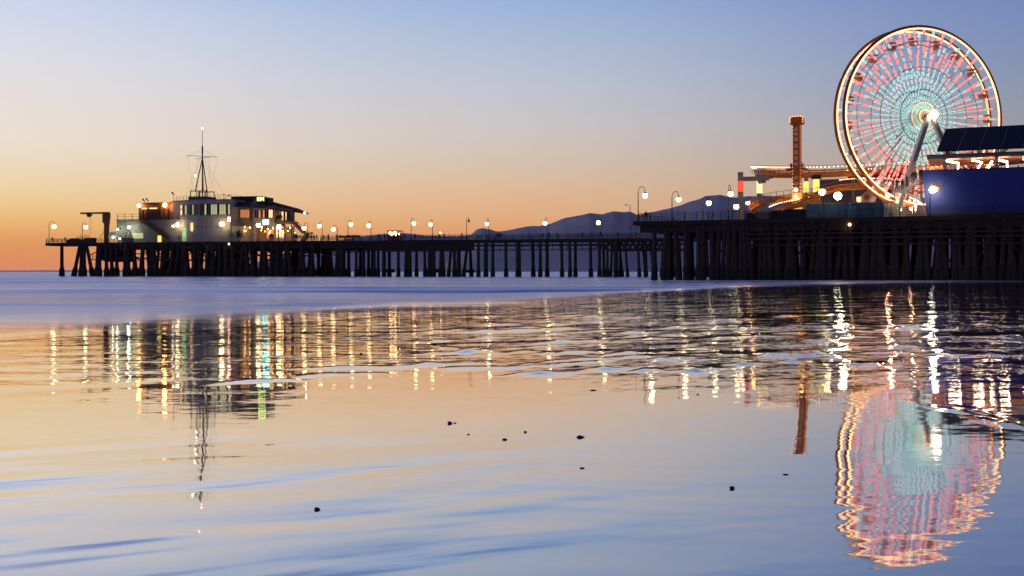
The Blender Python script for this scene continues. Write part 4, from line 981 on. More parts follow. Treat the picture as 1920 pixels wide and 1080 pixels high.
# ------------------------------------------------------------------ people
def person_mesh(name, joints, edges, mats):
    me = bpy.data.meshes.new('skeleton'); me.from_pydata([j[0] for j in joints], edges, [])
    ob = bpy.data.objects.new('skeleton', me); COL.objects.link(ob)
    md = ob.modifiers.new('Skin', 'SKIN'); 
    for v, j in zip(me.skin_vertices[0].data, joints): v.radius = (j[1], j[2] if len(j) > 2 else j[1]); v.use_root = False
    me.skin_vertices[0].data[0].use_root = True
    sb = ob.modifiers.new('Sub', 'SUBSURF'); sb.levels = 1; sb.render_levels = 1
    dg = bpy.context.evaluated_depsgraph_get(); out = bpy.data.meshes.new_from_object(ob.evaluated_get(dg)); out.name = name
    bpy.data.objects.remove(ob); 
    out.materials.clear()
    for m in mats: out.materials.append(m)
    for p in out.polygons:
        c = p.center; r_ = abs(c[0])
        mi = 1 if c[2] < .92 else 0
        if c[2] > 1.47: mi = 3 if (c[2] > 1.63 or c[1] > .02) else 2
        p.material_index = mi; p.use_smooth = True
    return out
def pose(stride=.1, arm=.12, fwd=0.0, lean=0.0):
    L = lean
    J = [((0,L*.3,.95),.15,.11),((0,L*.6,1.15),.14,.10),((0,L,1.38),.18,.11),((0,L,1.5),.055),((0,L-.01,1.60),.085,.095),((0,L-.01,1.72),.075,.085),
         ((.2,L,1.38),.055),((.2+arm*.6,L-fwd*.3,1.12),.045),((.2+arm*.5,L-fwd,.92+fwd*.5),.03),((.19+arm*.5,L-fwd-.06,.84+fwd*.55),.035),
         ((-.2,L,1.38),.055),((-.2-arm*.6,L-fwd*.3,1.12),.045),((-.2-arm*.5,L-fwd*.8,.92+fwd*.4),.03),((-.19-arm*.5,L-fwd*.8-.06,.84+fwd*.45),.035),
         ((.09,0,.88),.085),((.1+stride*.4,-stride*.3,.5),.06),((.1+stride,0,.09),.042),((.1+stride,-.17,.04),.035),
         ((-.09,0,.88),.085),((-.1-stride*.4,stride*.1,.5),.06),((-.1-stride,stride*.3,.09),.042),((-.1-stride,stride*.3-.17,.04),.035)]
    E = [(0,1),(1,2),(2,3),(3,4),(4,5),(2,6),(6,7),(7,8),(8,9),(2,10),(10,11),(11,12),(12,13),(0,14),(14,15),(15,16),(16,17),(0,18),(18,19),(19,20),(20,21)]
    return J, E
protos = []
for i, (a, c) in enumerate(((dict(), 'cloth'), (dict(stride=.2, arm=.05, fwd=.1), 'cloth2'), (dict(stride=.02, arm=.02, fwd=.3, lean=-.12), 'cloth3'), (dict(stride=.05, arm=.25), 'cloth'), (dict(stride=.24, arm=.1, fwd=.05), 'cloth3'))):
    J, E = pose(**a); protos.append(person_mesh('person', J, E, [M[c], M['cloth' if i % 2 else 'cloth2'], M['skin'], M['hair']]))
pn = 0
PR = random.Random(21)
def person(fr, px, t, z, label, group=None, k=None, rot=None, sc_=1.0):
    global pn
    k = pn % 5 if k is None else k; pn += 1
    o = bpy.data.objects.new('person', protos[k]); COL.objects.link(o)
    s = fr.s(px, t); x_, y_ = fr.w(s, t); o.location = (x_, y_, z+.002); o.rotation_euler = (0, 0, PR.uniform(0, 6.28) if rot is None else rot); o.scale = (sc_,)*3
    tag(o, label, 'person', group)
pl = [(98,'person at the rail right of the lamp at the pier tip'),(122,'lone dark figure at the pier tip between the two lamps, standing tall')]
for px, lb in pl: person(f, px, 1.2, DECK, lb, k=3)
person(f, 336, 1.2, DECK, 'person leaning over beside the green lit doorway', k=2, rot=1.2)
walkers = [(549,'under the restaurant stairs'),(553,None),(558,None),(563,None),(566,None),(574,'below the lamp at the stair foot'),(579,None),(583,None),(588,'right of the stair foot lamp'),(590.5,None),(594,None),(607,'just right of the first lamp past the restaurant'),(613,'between the first and the lowest lamp'),(616,None),(631.5,'leaning at the post of the lowest lamp'),(650,'left of the tallest lamp'),(656,None),(660,'right of the tallest lamp'),(667,None),(672,None),(709.5,'left of the glowing snack cart'),(714,None),(721.5,None),(727,'at the left end of the snack cart'),(737.5,'in front of the snack cart'),(746,'in front of the snack cart, right side'),(751,None),(757,None),(778,'right of the lamp beside the snack cart'),(824,'by the tiny kiosk lamp'),(833,None),(866,'left of the unlit lamp'),(917,'below the lamp at the small hill peak'),(933,None),(936,None),(940,None),(992,'between the two lamps under the ridge'),(1018,'left of the lamp where the ridge climbs'),(1029,None),(1045,None),(1092,'alone left of the short pale lamp'),(1107,None),(1111,None),(1126,'beside the short pale pole lamp'),(1160,'alone left of the near pier corner')]
desc = ['dark silhouetted walker','figure in navy coat','figure in brown jacket leaning forward','figure with elbows out','striding figure in brown']
ordw = ['first','second','third','fourth','fifth','sixth']
last = 'the restaurant'; cn = 0
for px, where in walkers:
    if where: lb = desc[pn % 5]+' on the walkway '+where; last = where; cn = 0
    else: cn += 1; lb = desc[pn % 5]+', '+ordw[cn-1]+' to the right of the one '+last
    lb = ' '.join(lb.split()[:16])
    person(f, px, PR.uniform(.6, 3), DECK, lb, 'people strolling on the far pier', sc_=PR.uniform(.92, 1.06))
# litter bins / benches on the walkway reading as dark low shapes
for i, (px, w, lb) in enumerate(((655,5,'dark low stall table below the tallest of the four lamps'),(668,5,'dark table with goods between the tallest lamp and the snack cart'),(640,4,'open timber frame stand left of the tallest lamp'))):
    s = f.s(px, 4.5); T = Thing('vendor_table', lb, 'stall', f, s, 4.5, DECK, 'vendor tables on the far pier')
    T.part('table_top', MB().box(s-w/4, s+w/4, 4.2, 5.2, DECK+.9, DECK+1.1), M['cloth3']); 
    for q in (-1, 1): T.part('leg', MB().box(s+q*w/4.4-.05, s+q*w/4.4+.05, 4.3, 4.4, DECK+.004, DECK+.9), M['frame'])
    T.part('goods', MB().box(s-w/5, s, 4.4, 5, DECK+1.1, DECK+1.5).box(s+.2, s+w/5, 4.5, 5, DECK+1.1, DECK+1.35), M['cloth'])

# ------------------------------------------------------------------ ferris wheel
g = NEAR
Dw = 166.0; phi = R(14.5)
cxw = (1732-960)/FPX*Dw; czw = CAMZ+(HOR-218.5)/FPX*Dw; Rw = 168.5/FPX*Dw
WF = Frame(cxw, Dw, phi)          # local: s in the wheel plane, t back along the axle
wheel_gap = 2.45
FW = Thing('ferris_wheel', 'huge ferris wheel ringed with white light, coral and teal lit spokes', 'ferris wheel', WF, 0, 0, czw)
def P2(r, a, t): return (r*math.cos(a), t, czw+r*math.sin(a))
def ringmb(r, rad, t, n=120, k=6): return MB().tube([P2(r, 2*math.pi*i/n, t) for i in range(n)], rad, k, closed=True)
for t in (0, wheel_gap):
    ro = FW.part('rim', ringmb(Rw, .24, t), M['rimp'], smooth=True)
    FW.part('light_ring', ringmb(Rw-.33, .11, t-.12), M['led_w'], parent=ro, smooth=True)
    for q in (.30, .55, .84): FW.part('brace_ring', ringmb(Rw*q, .05, t, 80, 5), M['rimp'], smooth=True)
NS = 48
segs = [(.09,.16,'t'),(.18,.225,'t'),(.245,.29,'t'),(.32,.365,'t'),(.385,.43,'p'),(.45,.50,'t'),(.515,.545,'t'),(.565,.63,'r'),(.65,.69,'r'),(.71,.78,'r'),(.80,.825,'r'),(.85,.90,'r'),(.915,.96,'r')]
for side, t in enumerate((0, wheel_gap)):
    for i in range(NS):
        a = 2*math.pi*(i+(.5 if side else 0))/NS
        mb = MB().tube([P2(.7, a, t), P2(Rw-.15, a, t)], .045, 4, mi=0)
        for j, (r0, r1, c) in enumerate(segs):
            if (i+j) % 4 == 3 and c != 'p' and j > 3: c = 'p' if j < 7 else 't'
            if (i*3+j*5) % 7 == 0 and j > 6: continue
            w_ = .035+.185*r0
            mb.tube([P2(Rw*r0, a, t-.08), P2(Rw*r1, a, t-.08)], w_, 4, mi={'t':1,'r':2,'p':3}[c])
        FW.part('spoke', mb, [M['wheelw'], M['led_t'], M['led_r'], M['led_p']])
# cross ties between the two rims
for i in range(40):
    a = 2*math.pi*i/40; FW.part('cross_tie', MB().tube([P2(Rw, a, 0), P2(Rw, a, wheel_gap)], .05, 4), M['wheelw'])
# gondolas hang upright between the rims
gm = MB(); gm.tube([(0,0,-1.75),(0,0,-1.7),(0,0,-1.45),(0,0,-.95),(0,0,-.9)], [.3,.62,.85,.92,.86], 12)
gme = gm.mesh('gondola', smooth=True)
cm = MB().tube([(0,0,.02),(0,0,-.12),(0,0,-.35)], [.06,.5,.95], 12).mesh('canopy'); pm = MB().tube([(0,0,0),(0,0,-1.5)], .04, 5).mesh('hanger')
gc = [mat('terracotta_gondola', (.55,.20,.12), .5, .1), mat('ochre_gondola', (.60,.30,.14), .5, .1)]
for k in range(2):
    pass
g_m = [gme, gme.copy()]; c_m = [cm, cm.copy()]
for k in range(2): g_m[k].materials.append(gc[k]); c_m[k].materials.append(gc[1-k])
pm.materials.append(M['wheelw'])
for i in range(20):
    a = 2*math.pi*(i+.25)/20
    o = bpy.data.objects.new('gondola', g_m[i % 2]); COL.objects.link(o); o.parent = FW.o; p = P2(Rw*.90, a, wheel_gap/2); o.location = (p[0], p[1], p[2]-czw); o.scale = (.8, .8, .8)
    for nm, me in (('canopy', c_m[i % 2]), ('hanger', pm)):
        c = bpy.data.objects.new(nm, me); COL.objects.link(c); c.parent = o
FW.part('hub', MB().tube([(0,-.4,czw),(0,wheel_gap+.4,czw)], .75, 16), M['wheelw'], smooth=False)
FW.part('hub_ring', MB().tube([P2(1.0, 2*math.pi*i/32, -.35) for i in range(32)], .10, 5, closed=True).tube([P2(2.2, 2*math.pi*i/40, -.1) for i in range(40)], .05, 5, closed=True), emit('hub_ring_amber', (1,.5,.2), 2), smooth=True)
axl = FW.part('axle', MB().tube([(0,-2.3,czw),(0,wheel_gap+2.3,czw)], .32, 12), M['dark'])
FW.part('hub_lamp', MB().tube([(0,-2.62,czw),(0,-2.4,czw)], [.62,.66], 20), emit('hub_lamp_white', (1,.88,.62), 22), parent=axl)
FW.part('hub_lamp_rim', MB().tube([P2(.78, 2*math.pi*i/28, -2.45) for i in range(28)], .12, 6, closed=True), emit('hub_rim_orange', (1,.35,.1), 1.5), parent=axl, smooth=True)
for t0, t1 in ((-1.6,-2.6), (wheel_gap+1.6, wheel_gap+3.2)):
    for sgn in (-1, 1):
        e = (sgn*7.0, t1, NDK+.05); a_ = (sgn*.25, t0, czw)
        mb = MB(); mb.tube([a_, e], [.46,.56], 4)
        FW.part('support_leg', mb, M['wheelw'])
    FW.part('support_tie', MB().tube([(-4.6, (t0+t1)/2-.1, NDK+5.8), (4.6, (t0+t1)/2-.1, NDK+5.8)], .2, 4), M['wheelw'])
    FW.part('footing', MB().box(-8.2, -5.8, t1-.8, t1+.8, NDK+.06, NDK+.9).box(5.8, 8.2, t1-.8, t1+.8, NDK+.06, NDK+.9), M['grey'])

# ------------------------------------------------------------------ drop tower
t = 14; s0 = g.s(1494.5, t); kk_ = g.w(s0, t)[1]/FPX; Zp = lambda py: g.z(1494.5, py, t)
DT = Thing('drop_tower', 'slim dark red drop ride tower with round discs and a boxy crown', 'ride tower', g, s0, t, NDK)
hw = 7.3*kk_
DT.part('tower_shaft', MB().box(s0-hw, s0+hw, t-hw, t+hw, NDK+.06, Zp(233)), M['redbrown'])
DT.part('crown', MB().box(s0-hw*1.65, s0+hw*1.65, t-hw*1.5, t+hw*1.5, Zp(233)+.002, Zp(222)).box(s0-hw*1.2, s0+hw*1.2, t-hw, t+hw, Zp(222)+.002, Zp(219.5)), M['redbrown'])
mb = MB(); 
for x_ in (-1.6, 1.6):
    for py in (222, 226, 230): mb.ball((s0+hw*x_, t-hw*1.55, Zp(py)), .09, 6, 4)
for x_ in (-1,-.3,.4,1): mb.ball((s0+hw*x_, t-hw*1.0, Zp(219)), .09, 6, 4)
DT.part('crown_lights', mb, M['tleds'])
cx_ = s0-1.2*kk_
for i, py in enumerate((243,252.5,262,274,286,297.5,308)):
    DT.part('disc', MB().tube([(cx_,t-hw-.12,Zp(py)),(cx_,t-hw-.002,Zp(py))], .33, 12), M['gold'])
for py, r_ in ((334,.3),(345,.32)):
    q = .3; a = .35
    DT.part('disc', MB().hexa([(cx_+q*math.cos(a+i*math.pi/2)*1.3, Zp(py)+q*math.sin(a+i*math.pi/2)*1.3) for i in range(4)][::-1], t-hw-.1, t-hw-.002), M['gold'])
for py in (356.5, 369.5): DT.part('disc', MB().tube([(cx_,t-hw-.12,Zp(py)),(cx_,t-hw-.002,Zp(py))], .34, 12), M['discl'], label='brightly lit disc near the tower foot')
for x_ in (-.96, .96):
    mb = MB(); z = Zp(383)
    while z < Zp(236):
        mb.ball((s0+hw*x_, t-hw-.06, z), .05 if z > Zp(345) else .09, 5, 4); z += .55
    DT.part('edge_lights', mb, M['tleds'])
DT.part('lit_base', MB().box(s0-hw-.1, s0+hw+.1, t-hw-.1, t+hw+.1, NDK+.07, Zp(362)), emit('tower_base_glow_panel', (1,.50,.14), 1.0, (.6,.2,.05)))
mb = MB(); zc = Zp(300)
for sx_ in (-1, 1): mb.box(s0+sx_*(hw+.15), s0+sx_*(hw+1.0), t-1.2, t+1.2, Zp(318), Zp(316)).box(s0+sx_*(hw+.15), s0+sx_*(hw+.35), t-1.2, t+1.2, Zp(316)+.002, Zp(307))
DT.part('ride_carriage', mb, M['steel'])

# ------------------------------------------------------------------ roller coaster
RC = Thing('roller_coaster', 'yellow steel roller coaster track winding around the tower and wheel', 'roller coaster', g, g.s(1500, 16), 16, NDK)
def track(pts, n=70, spine=.42, lift=.95, half=.6, lights=True, name='track', mtl='yellow', railz=True):
    # pts: (px, py, t); Catmull-Rom through them in local space
    P = [np.array(g.p(*q)) for q in pts]; P = [2*P[0]-P[1]]+P+[2*P[-1]-P[-2]]
    out = []
    m = max(4, n//(len(P)-3))
    for i in range(1, len(P)-2):
        for j in range(m):
            u = j/m; a, b, c, d = P[i-1:i+3]; out.append(.5*((2*b)+(-a+c)*u+(2*a-5*b+4*c-d)*u*u+(-a+3*b-3*c+d)*u**3))
    out.append(P[-2]); sp_ = [tuple(p) for p in out]
    tr = RC.part(name, MB().tube(sp_, spine, 7), M[mtl], smooth=True)
    def offs(k, dz):
        r = []
        for i, p in enumerate(out):
            d = out[min(i+1, len(out)-1)]-out[max(i-1, 0)]; h = np.array((d[1], -d[0], 0)); h /= (np.linalg.norm(h)+1e-6); r.append(tuple(p+h*k+np.array((0,0,dz))))
        return r
    ra, rb2 = offs(half, spine+.25), offs(-half, spine+.25)
    mb = MB(); mb.tube(ra, .09, 5); mb.tube(rb2, .09, 5)
    for i in range(0, len(out), 2): mb.tube([ra[i], sp_[i], rb2[i]], .06, 4)
    RC.part('rail_ladder', mb, M[mtl], parent=tr)
    if railz:
        hr = offs(half+.35, lift+.5); mb = MB(); mb.tube(hr, .05, 4)
        lo = offs(half+.35, .1)
        for i in range(0, len(out), 4): mb.tube([lo[i], hr[i]], .05, 4)
        RC.part('handrail', mb, M['rimp'], parent=tr)
    if lights:
        mb = MB(); hr = offs(half+.42, lift+.25)
        for i in range(0, len(hr)-1):
            a_, b_ = np.array(hr[i]), np.array(hr[i+1]); L = np.linalg.norm(b_-a_); 
            for q in np.arange(0, 1, max(.25, .8/max(L, .01))): mb.ball(tuple(a_+(b_-a_)*q), .085, 5, 4)
        RC.part('string_lights', mb, M['bulb'], parent=tr)
    return tr
track([(1447,330,30),(1428,329,26),(1420,326,22),(1430,326,18),(1450,328,16),(1480,328.5,16),(1530,328,17),(1600,325,19),(1660,321,21),(1720,317,23),(1780,312,25),(1850,308,28),(1930,300,32)], 110, .5)
track([(1406,396,10),(1414,389,10),(1430,382,10),(1450,377,11),(1475,374,13),(1500,371,16),(1520,368,22)], 50, .45, lights=False)
track([(1472,392,8),(1490,386,8),(1510,378,8.5),(1530,369,9),(1550,361,10),(1575,355,12),(1610,351,15),(1650,350.5,15),(1676,350.5,14)], 70, .42, lights=False)
track([(1580,352,20),(1610,349,19),(1640,349,18),(1676,349,17)], 30, .2, lights=True, railz=False)
track([(1445,402,12),(1470,393,12),(1500,387,13),(1540,380,14)], 26, .2, lights=True, railz=False)
track([(1590,333,26),(1640,330,26),(1700,322,26),(1760,312,28),(1830,300,30)], 40, .35, lights=True, mtl='red')
track([(1640,341,24),(1680,330,24),(1730,322,24)], 24, .5, lights=False, mtl='red', railz=False)
def column(px, y0, t, w, lit=None, ly=None, cap=False, m='grey'):
    s = g.s(px, t); k = g.w(s, t)[1]/FPX; z1 = g.z(px, y0, t); h = w*k/2
    co_ = RC.part('support_column', MB().box(s-h, s+h, t-h, t+h, NDK+.06, z1), M[m])
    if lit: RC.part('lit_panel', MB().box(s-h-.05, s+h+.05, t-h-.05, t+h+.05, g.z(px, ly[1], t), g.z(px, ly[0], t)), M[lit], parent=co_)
    if cap: RC.part('capital', MB().box(s-h*1.9, s+h*1.9, t-h*1.5, t+h*1.5, z1-.4, z1+.25), M['dark'], parent=co_)
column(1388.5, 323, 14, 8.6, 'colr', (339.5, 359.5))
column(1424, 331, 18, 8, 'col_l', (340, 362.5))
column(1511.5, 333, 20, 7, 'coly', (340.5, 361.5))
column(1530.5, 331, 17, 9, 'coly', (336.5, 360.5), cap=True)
column(1656.5, 357, 14, 6.5)
column(1600, 333, 22, 5); column(1700, 330, 26, 6)
s_a, s_b = g.s(1393, 15), g.s(1441, 15)
RC.part('crossbeam', MB().box(s_a, s_b, 14.6, 15.8, g.z(1415, 338.5, 15), g.z(1415, 331, 15)), M['grey'])
RC.part('bent_joint', MB().tube([g.p(1421,335,17.5), g.p(1434,332.5,17.5)], .95, 10), M['grey'])
single('coaster_train', MB().hexa([(g.s(1433,9.2),g.z(1440,379,9)),(g.s(1434,9.2),g.z(1440,373.5,9)),(g.s(1440,9.2),g.z(1440,377,9)),(g.s(1453,9.2),g.z(1440,375,9)),(g.s(1455,9.2),g.z(1440,379,9)),(g.s(1437,9.2),g.z(1440,383,9))][::-1], 9.0, 10.2), M['steel'], 'grey coaster car on the low left curve of the track', 'coaster car', g, g.s(1444,9), 9, g.z(1440,381,9))

# ------------------------------------------------------------------ sheds, enclosure, booths on the near pier
E = Thing('metal_enclosure', 'teal blue metal walled enclosure on the deck edge below the floodlight', 'enclosure', g, g.s(1583, 3), 3, NDK)
zt_ = g.z(1583, 382, 3)
mb = MB(); x0, x1 = g.s(1512.5, 3), g.s(1656, 3)
n = 66; prof = [(x0+(x1-x0)*i/n, 3-(.07 if i % 2 else 0)) for i in range(n+1)]
E.part('wall', MB().prism(prof+[(x1, 14), (x0, 14)], NDK+.06, zt_), M['bluebox'])
E.part('coping', MB().box(x0-.1, x1+.1, 2.8, 3.2, zt_+.003, zt_+.14), M['steel'])
mb = MB()
for i in range(7): q = x0+(x1-x0)*i/6; mb.box(q-.08, q+.08, 2.78, 2.91, NDK+.06, zt_)
E.part('post', mb, M['bluebox'])
S = Thing('grey_shed', 'big grey metal shed behind the blue enclosure and track', 'shed', g, g.s(1590, 34), 34, NDK)
S.part('wall', MB().box(g.s(1537,34), g.s(1672,34), 34, 46, NDK+.06, g.z(1600,337,34)), M['greyshed'])
S.part('roof_trim', MB().box(g.s(1536,34), g.s(1673,34), 33.7, 46.2, g.z(1600,337,34)+.003, g.z(1600,334.5,34)), M['white'])
S2 = Thing('prize_booth', 'small peach coloured booth with a gabled top above the blue enclosure', 'booth', g, g.s(1627, 13), 13, NDK)
S2.part('wall', MB().hexa([(g.s(1614,14.5),NDK+.06),(g.s(1614,14.5),g.z(1627,367,14.5)),(g.s(1626,14.5),g.z(1627,357,14.5)),(g.s(1637,14.5),g.z(1627,366,14.5)),(g.s(1637,14.5),NDK+.06)][::-1], 14.5, 18), M['peach'])
S2.part('porthole', MB().tube([g.p(1625,370,14.3), g.p(1625,370,14.49)], .5, 12), M['brown'])
S2.part('side_panel', MB().box(g.s(1606,14), g.s(1613.5,14), 14, 17, g.z(1610,377,14), g.z(1610,369,14)), M['col_l'])
S3 = Thing('white_kiosk', 'narrow white panelled kiosk right of the blue enclosure', 'kiosk', g, g.s(1665, 4), 4, NDK)
S3.part('wall', MB().box(g.s(1658,4), g.s(1666,4), 4, 8, NDK+.06, g.z(1662,382,4)).box(g.s(1667.5,4), g.s(1671,4), 4.6, 8, NDK+.06, g.z(1662,384,4)).box(g.s(1674,4), g.s(1683,4), 4, 8, NDK+.06, g.z(1662,383,4)), M['white'])
S3.part('sign_board', MB().box(g.s(1657,4), g.s(1675,4), 3.7, 3.98, g.z(1662,380.5,4), g.z(1662,377,4)), M['peach'])
ST = Thing('coaster_station', 'red painted ride station glowing behind the white stairs', 'ride station', g, g.s(1710, 16), 16, NDK)
ST.part('wall', MB().box(g.s(1684,16), g.s(1760,16), 16, 20, NDK+.06, g.z(1710,345,16)), M['peach'])
ST.part('red_panel', MB().hexa([(g.s(1684,15.6),g.z(1700,381,15.6)),(g.s(1684,15.6),g.z(1700,360,15.6)),(g.s(1697,15.6),g.z(1700,360,15.6)),(g.s(1719,15.6),g.z(1700,374,15.6)),(g.s(1719,15.6),g.z(1700,382,15.6))][::-1], 15.6, 15.98), M['red'])
ST.part('roof', MB().box(g.s(1650,17), g.s(1760,17), 17, 30, g.z(1710,341,17), g.z(1710,338,17)), M['red'])
ST.part('strip_light', MB().tube([g.p(1690.8,360,12), g.p(1690.8,395,12)], .13, 6), M['tube'])
ST.part('strip_light', MB().tube([g.p(1677,362,12), g.p(1681,361,12)], .2, 6), M['tube'])
mb = MB(); 
for px in (1700, 1716, 1735, 1752): mb.tube([g.p(px,331,24), g.p(px+6,322,24)], .12, 5)
ST.part('neon_trim', mb, emit('pink_trim', (1,.35,.25), 3))
PB = Thing('ride_backdrop', 'large peach and orange lattice backdrop behind the covered balcony', 'ride structure', g, g.s(1800, 27), 27, NDK)
PB.part('panel', MB().hexa([(g.s(1690,27),NDK+.06),(g.s(1690,27),g.z(1800,352,27)),(g.s(1740,27),g.z(1800,310,27)),(g.s(1872,27),g.z(1800,296,27)),(g.s(1882,27),NDK+.06)][::-1], 27, 27.4), M['peach'])
mb = MB()
for i in range(9): mb.tube([g.p(1695+i*19,330,26.7), g.p(1712+i*19,302,26.7)], .1, 4); mb.tube([g.p(1695+i*19,312,26.7), g.p(1712+i*19,331,26.7)], .1, 4)
PB.part('lattice', mb, M['red'])
mb = MB()
for i in range(26): mb.ball(g.p(1742+i*5.2, 307-2*math.sin(i*.5), 26.2), .09, 5, 4)
PB.part('string_lights', mb, M['bulb'])

# blue walled building with covered balcony
BB = Thing('balcony_building', 'deep blue walled building with a covered upper balcony and solar roof', 'building', g, g.s(1820, 2), 2, NDK)
t = 2.2
zB, zTp = NDK+.06, g.z(1800, 320.5, t)
xr = g.s(2250, t)
def zl(px, py): return g.z(px, py, t)
zTl, zTr = g.z(1730,320.5,t), g.z(1900,321,t)
slope = (zTr-zTl)/(g.s(1900,t)-g.s(1730,t)); zE = zTl
BB.part('wall', MB().hexa([(g.s(1738,t),zB),(g.s(1728.5,t),zE),(g.s(1773,t)-.01,zE),(g.s(1773,t)-.01,zB)][::-1], t, t+.5), M['blue'])
BB.part('wall', MB().hexa([(g.s(1773,t)+.01,zB),(g.s(1773,t)+.01,zE),(xr,zE),(xr,zB)][::-1], t, t+.5), M['blue'])
BB.part('seam_light_block', MB().box(g.s(1773,t)-.15, g.s(1773,t)+.15, t+.505, t+.6, zE-1.4, zE-.02), M['blue'])  # unseen strip added behind the wall seam to block light
for px in (1806, 1840, 1875, 1911, 1948, 1986, 2026, 2068, 2110): BB.part('panel_joint', MB().box(g.s(px,t)-.03, g.s(px,t)+.03, t-.012, t-.002, zB+.2, zE-.05), M['blue'])
BB.part('wall_base_trim', MB().box(g.s(1739,t), xr, t-.08, t-.003, zB, zB+.25), M['frame'])
BB.part('wall', MB().box(g.s(1738,t)+.3, xr, t+.52, 18, zB, zE-1.4), M['blue'], label='blue side and inner wall')
fl = zE-1.35
BB.part('balcony_floor', MB().box(g.s(1729,t)+.1, xr, t+.51, 16, fl-.02, fl+.12), M['grey'])
BB.part('coping', MB().box(g.s(1728,t), xr, t-.06, t+.6, zE+.003, zE+.1), M['frame'])
zr_ = g.z(1800, 297, t+1)
BB.part('roof_beam', MB().box(g.s(1738,t+.5), xr, t+.3, t+.9, zr_, zr_+.42), M['steel'])
BB.part('roof_beam', MB().box(g.s(1737.5,t+.5), xr, t+.1, t+.92, zr_+.423, zr_+.62), M['brown'])
BB.part('ceiling', MB().box(g.s(1739,t+.9), xr, t+.93, 15, zr_+.05, zr_+.25), M['canopy'])
for px in (1771, 1869, 1967, 2065, 2160): BB.part('post', MB().box(g.s(px,t+.6)-.22, g.s(px,t+.6)+.22, t+.62, t+1.05, fl+.12, zr_-.003), M['white'])
for px in (1771, 1869, 1967): BB.part('post', MB().box(g.s(px,14)-.2, g.s(px,14)+.2, 14, 14.4, fl+.12, zr_-.003), M['white'])
def ntube(pts): 
    P = [g.p(*q) for q in pts]; return MB().tube(P, .15, 8)
for pts in ([(1774,301.5,5),(1797,306,5),(1796,320,5)], [(1822,300.5,5),(1841,304,5),(1830,322,5)], [(1860,302,5),(1849,322,5)], [(1871,300,5),(1888,303,5),(1889,321,5)], [(1918,297.5,5),(1940,301,5),(1941,320,5)]):
    BB.part('light_tube', ntube(pts), M['tube'], smooth=True)
# solar roof
a0 = g.p(1757, 282.5, 3.0); a1 = g.p(1774, 241.0, 6.5)
zlow, zhigh = a0[2], a1[2]; tl, th = 3.0, 6.5
xl0, xl1 = a0[0], a1[0]
dr = np.array((xl1-xl0, th-tl, zhigh-zlow))
cols_ = 20; step = 2.85
sr = BB.part('solar_roof', MB().add([(xl0,tl,zlow),(xl0+step*cols_,tl,zlow),(xl1+step*cols_,th,zhigh),(xl1,th,zhigh),(xl0,tl+.1,zlow-.18),(xl0+step*cols_,tl+.1,zlow-.18),(xl1+step*cols_,th+.1,zhigh-.18),(xl1,th+.1,zhigh-.18)], [(0,1,2,3),(7,6,5,4),(0,4,5,1),(1,5,6,2),(2,6,7,3),(3,7,4,0)]), M['frame'])
nrm = np.cross((1,0,0), dr); nrm /= np.linalg.norm(nrm)
for i in range(cols_):
    for j in range(2):
        q0 = np.array((xl0+step*i+.05, tl, zlow))+dr*(j/2+.012)+nrm*.02; q1 = np.array((xl0+step*i+.05, tl, zlow))+dr*((j+1)/2-.012)+nrm*.02; w_ = np.array((step-.1, 0, 0))
        if i < 18: BB.part('solar_panel', MB().add([q0, q0+w_, q1+w_, q1], [(0,1,2,3)]), M['solar'], parent=sr)
mb = MB()
for i in range(cols_+1):
    q0 = np.array((xl0+step*i, tl, zlow))+nrm*.03; q1 = q0+dr; mb.tube([tuple(q0), tuple(q1)], .035, 4)
BB.part('panel_trim', mb, M['steel'], parent=sr)
mb = MB()
zt2 = zr_+.63
for px in (1776, 1785, 1824, 1834, 1838, 1872, 1877, 1882, 1925, 1935, 1980): 
    s = g.s(px, 3.6); mb.box(s-.08, s+.08, 3.5, 3.7, zt2, zlow+.35)
for pa, pb in ((1776,1794),(1785,1797),(1794,1785),(1872,1892),(1877,1895),(1882,1895),(1834,1840)): mb.tube([(g.s(pa,3.6),3.6,zt2),(g.s(pb,3.6),3.6,zlow+.2)], .07, 4)
mb.box(xl0+.6, xl0+step*cols_, 3.5, 3.7, zlow+.02, zlow+.14)
for i in range(0, cols_, 2): mb.tube([(xl1+step*i,th,zhigh-.2),(xl1+step*i,th,zt2)], .07, 4)
BB.part('roof_truss', mb, M['dark'])

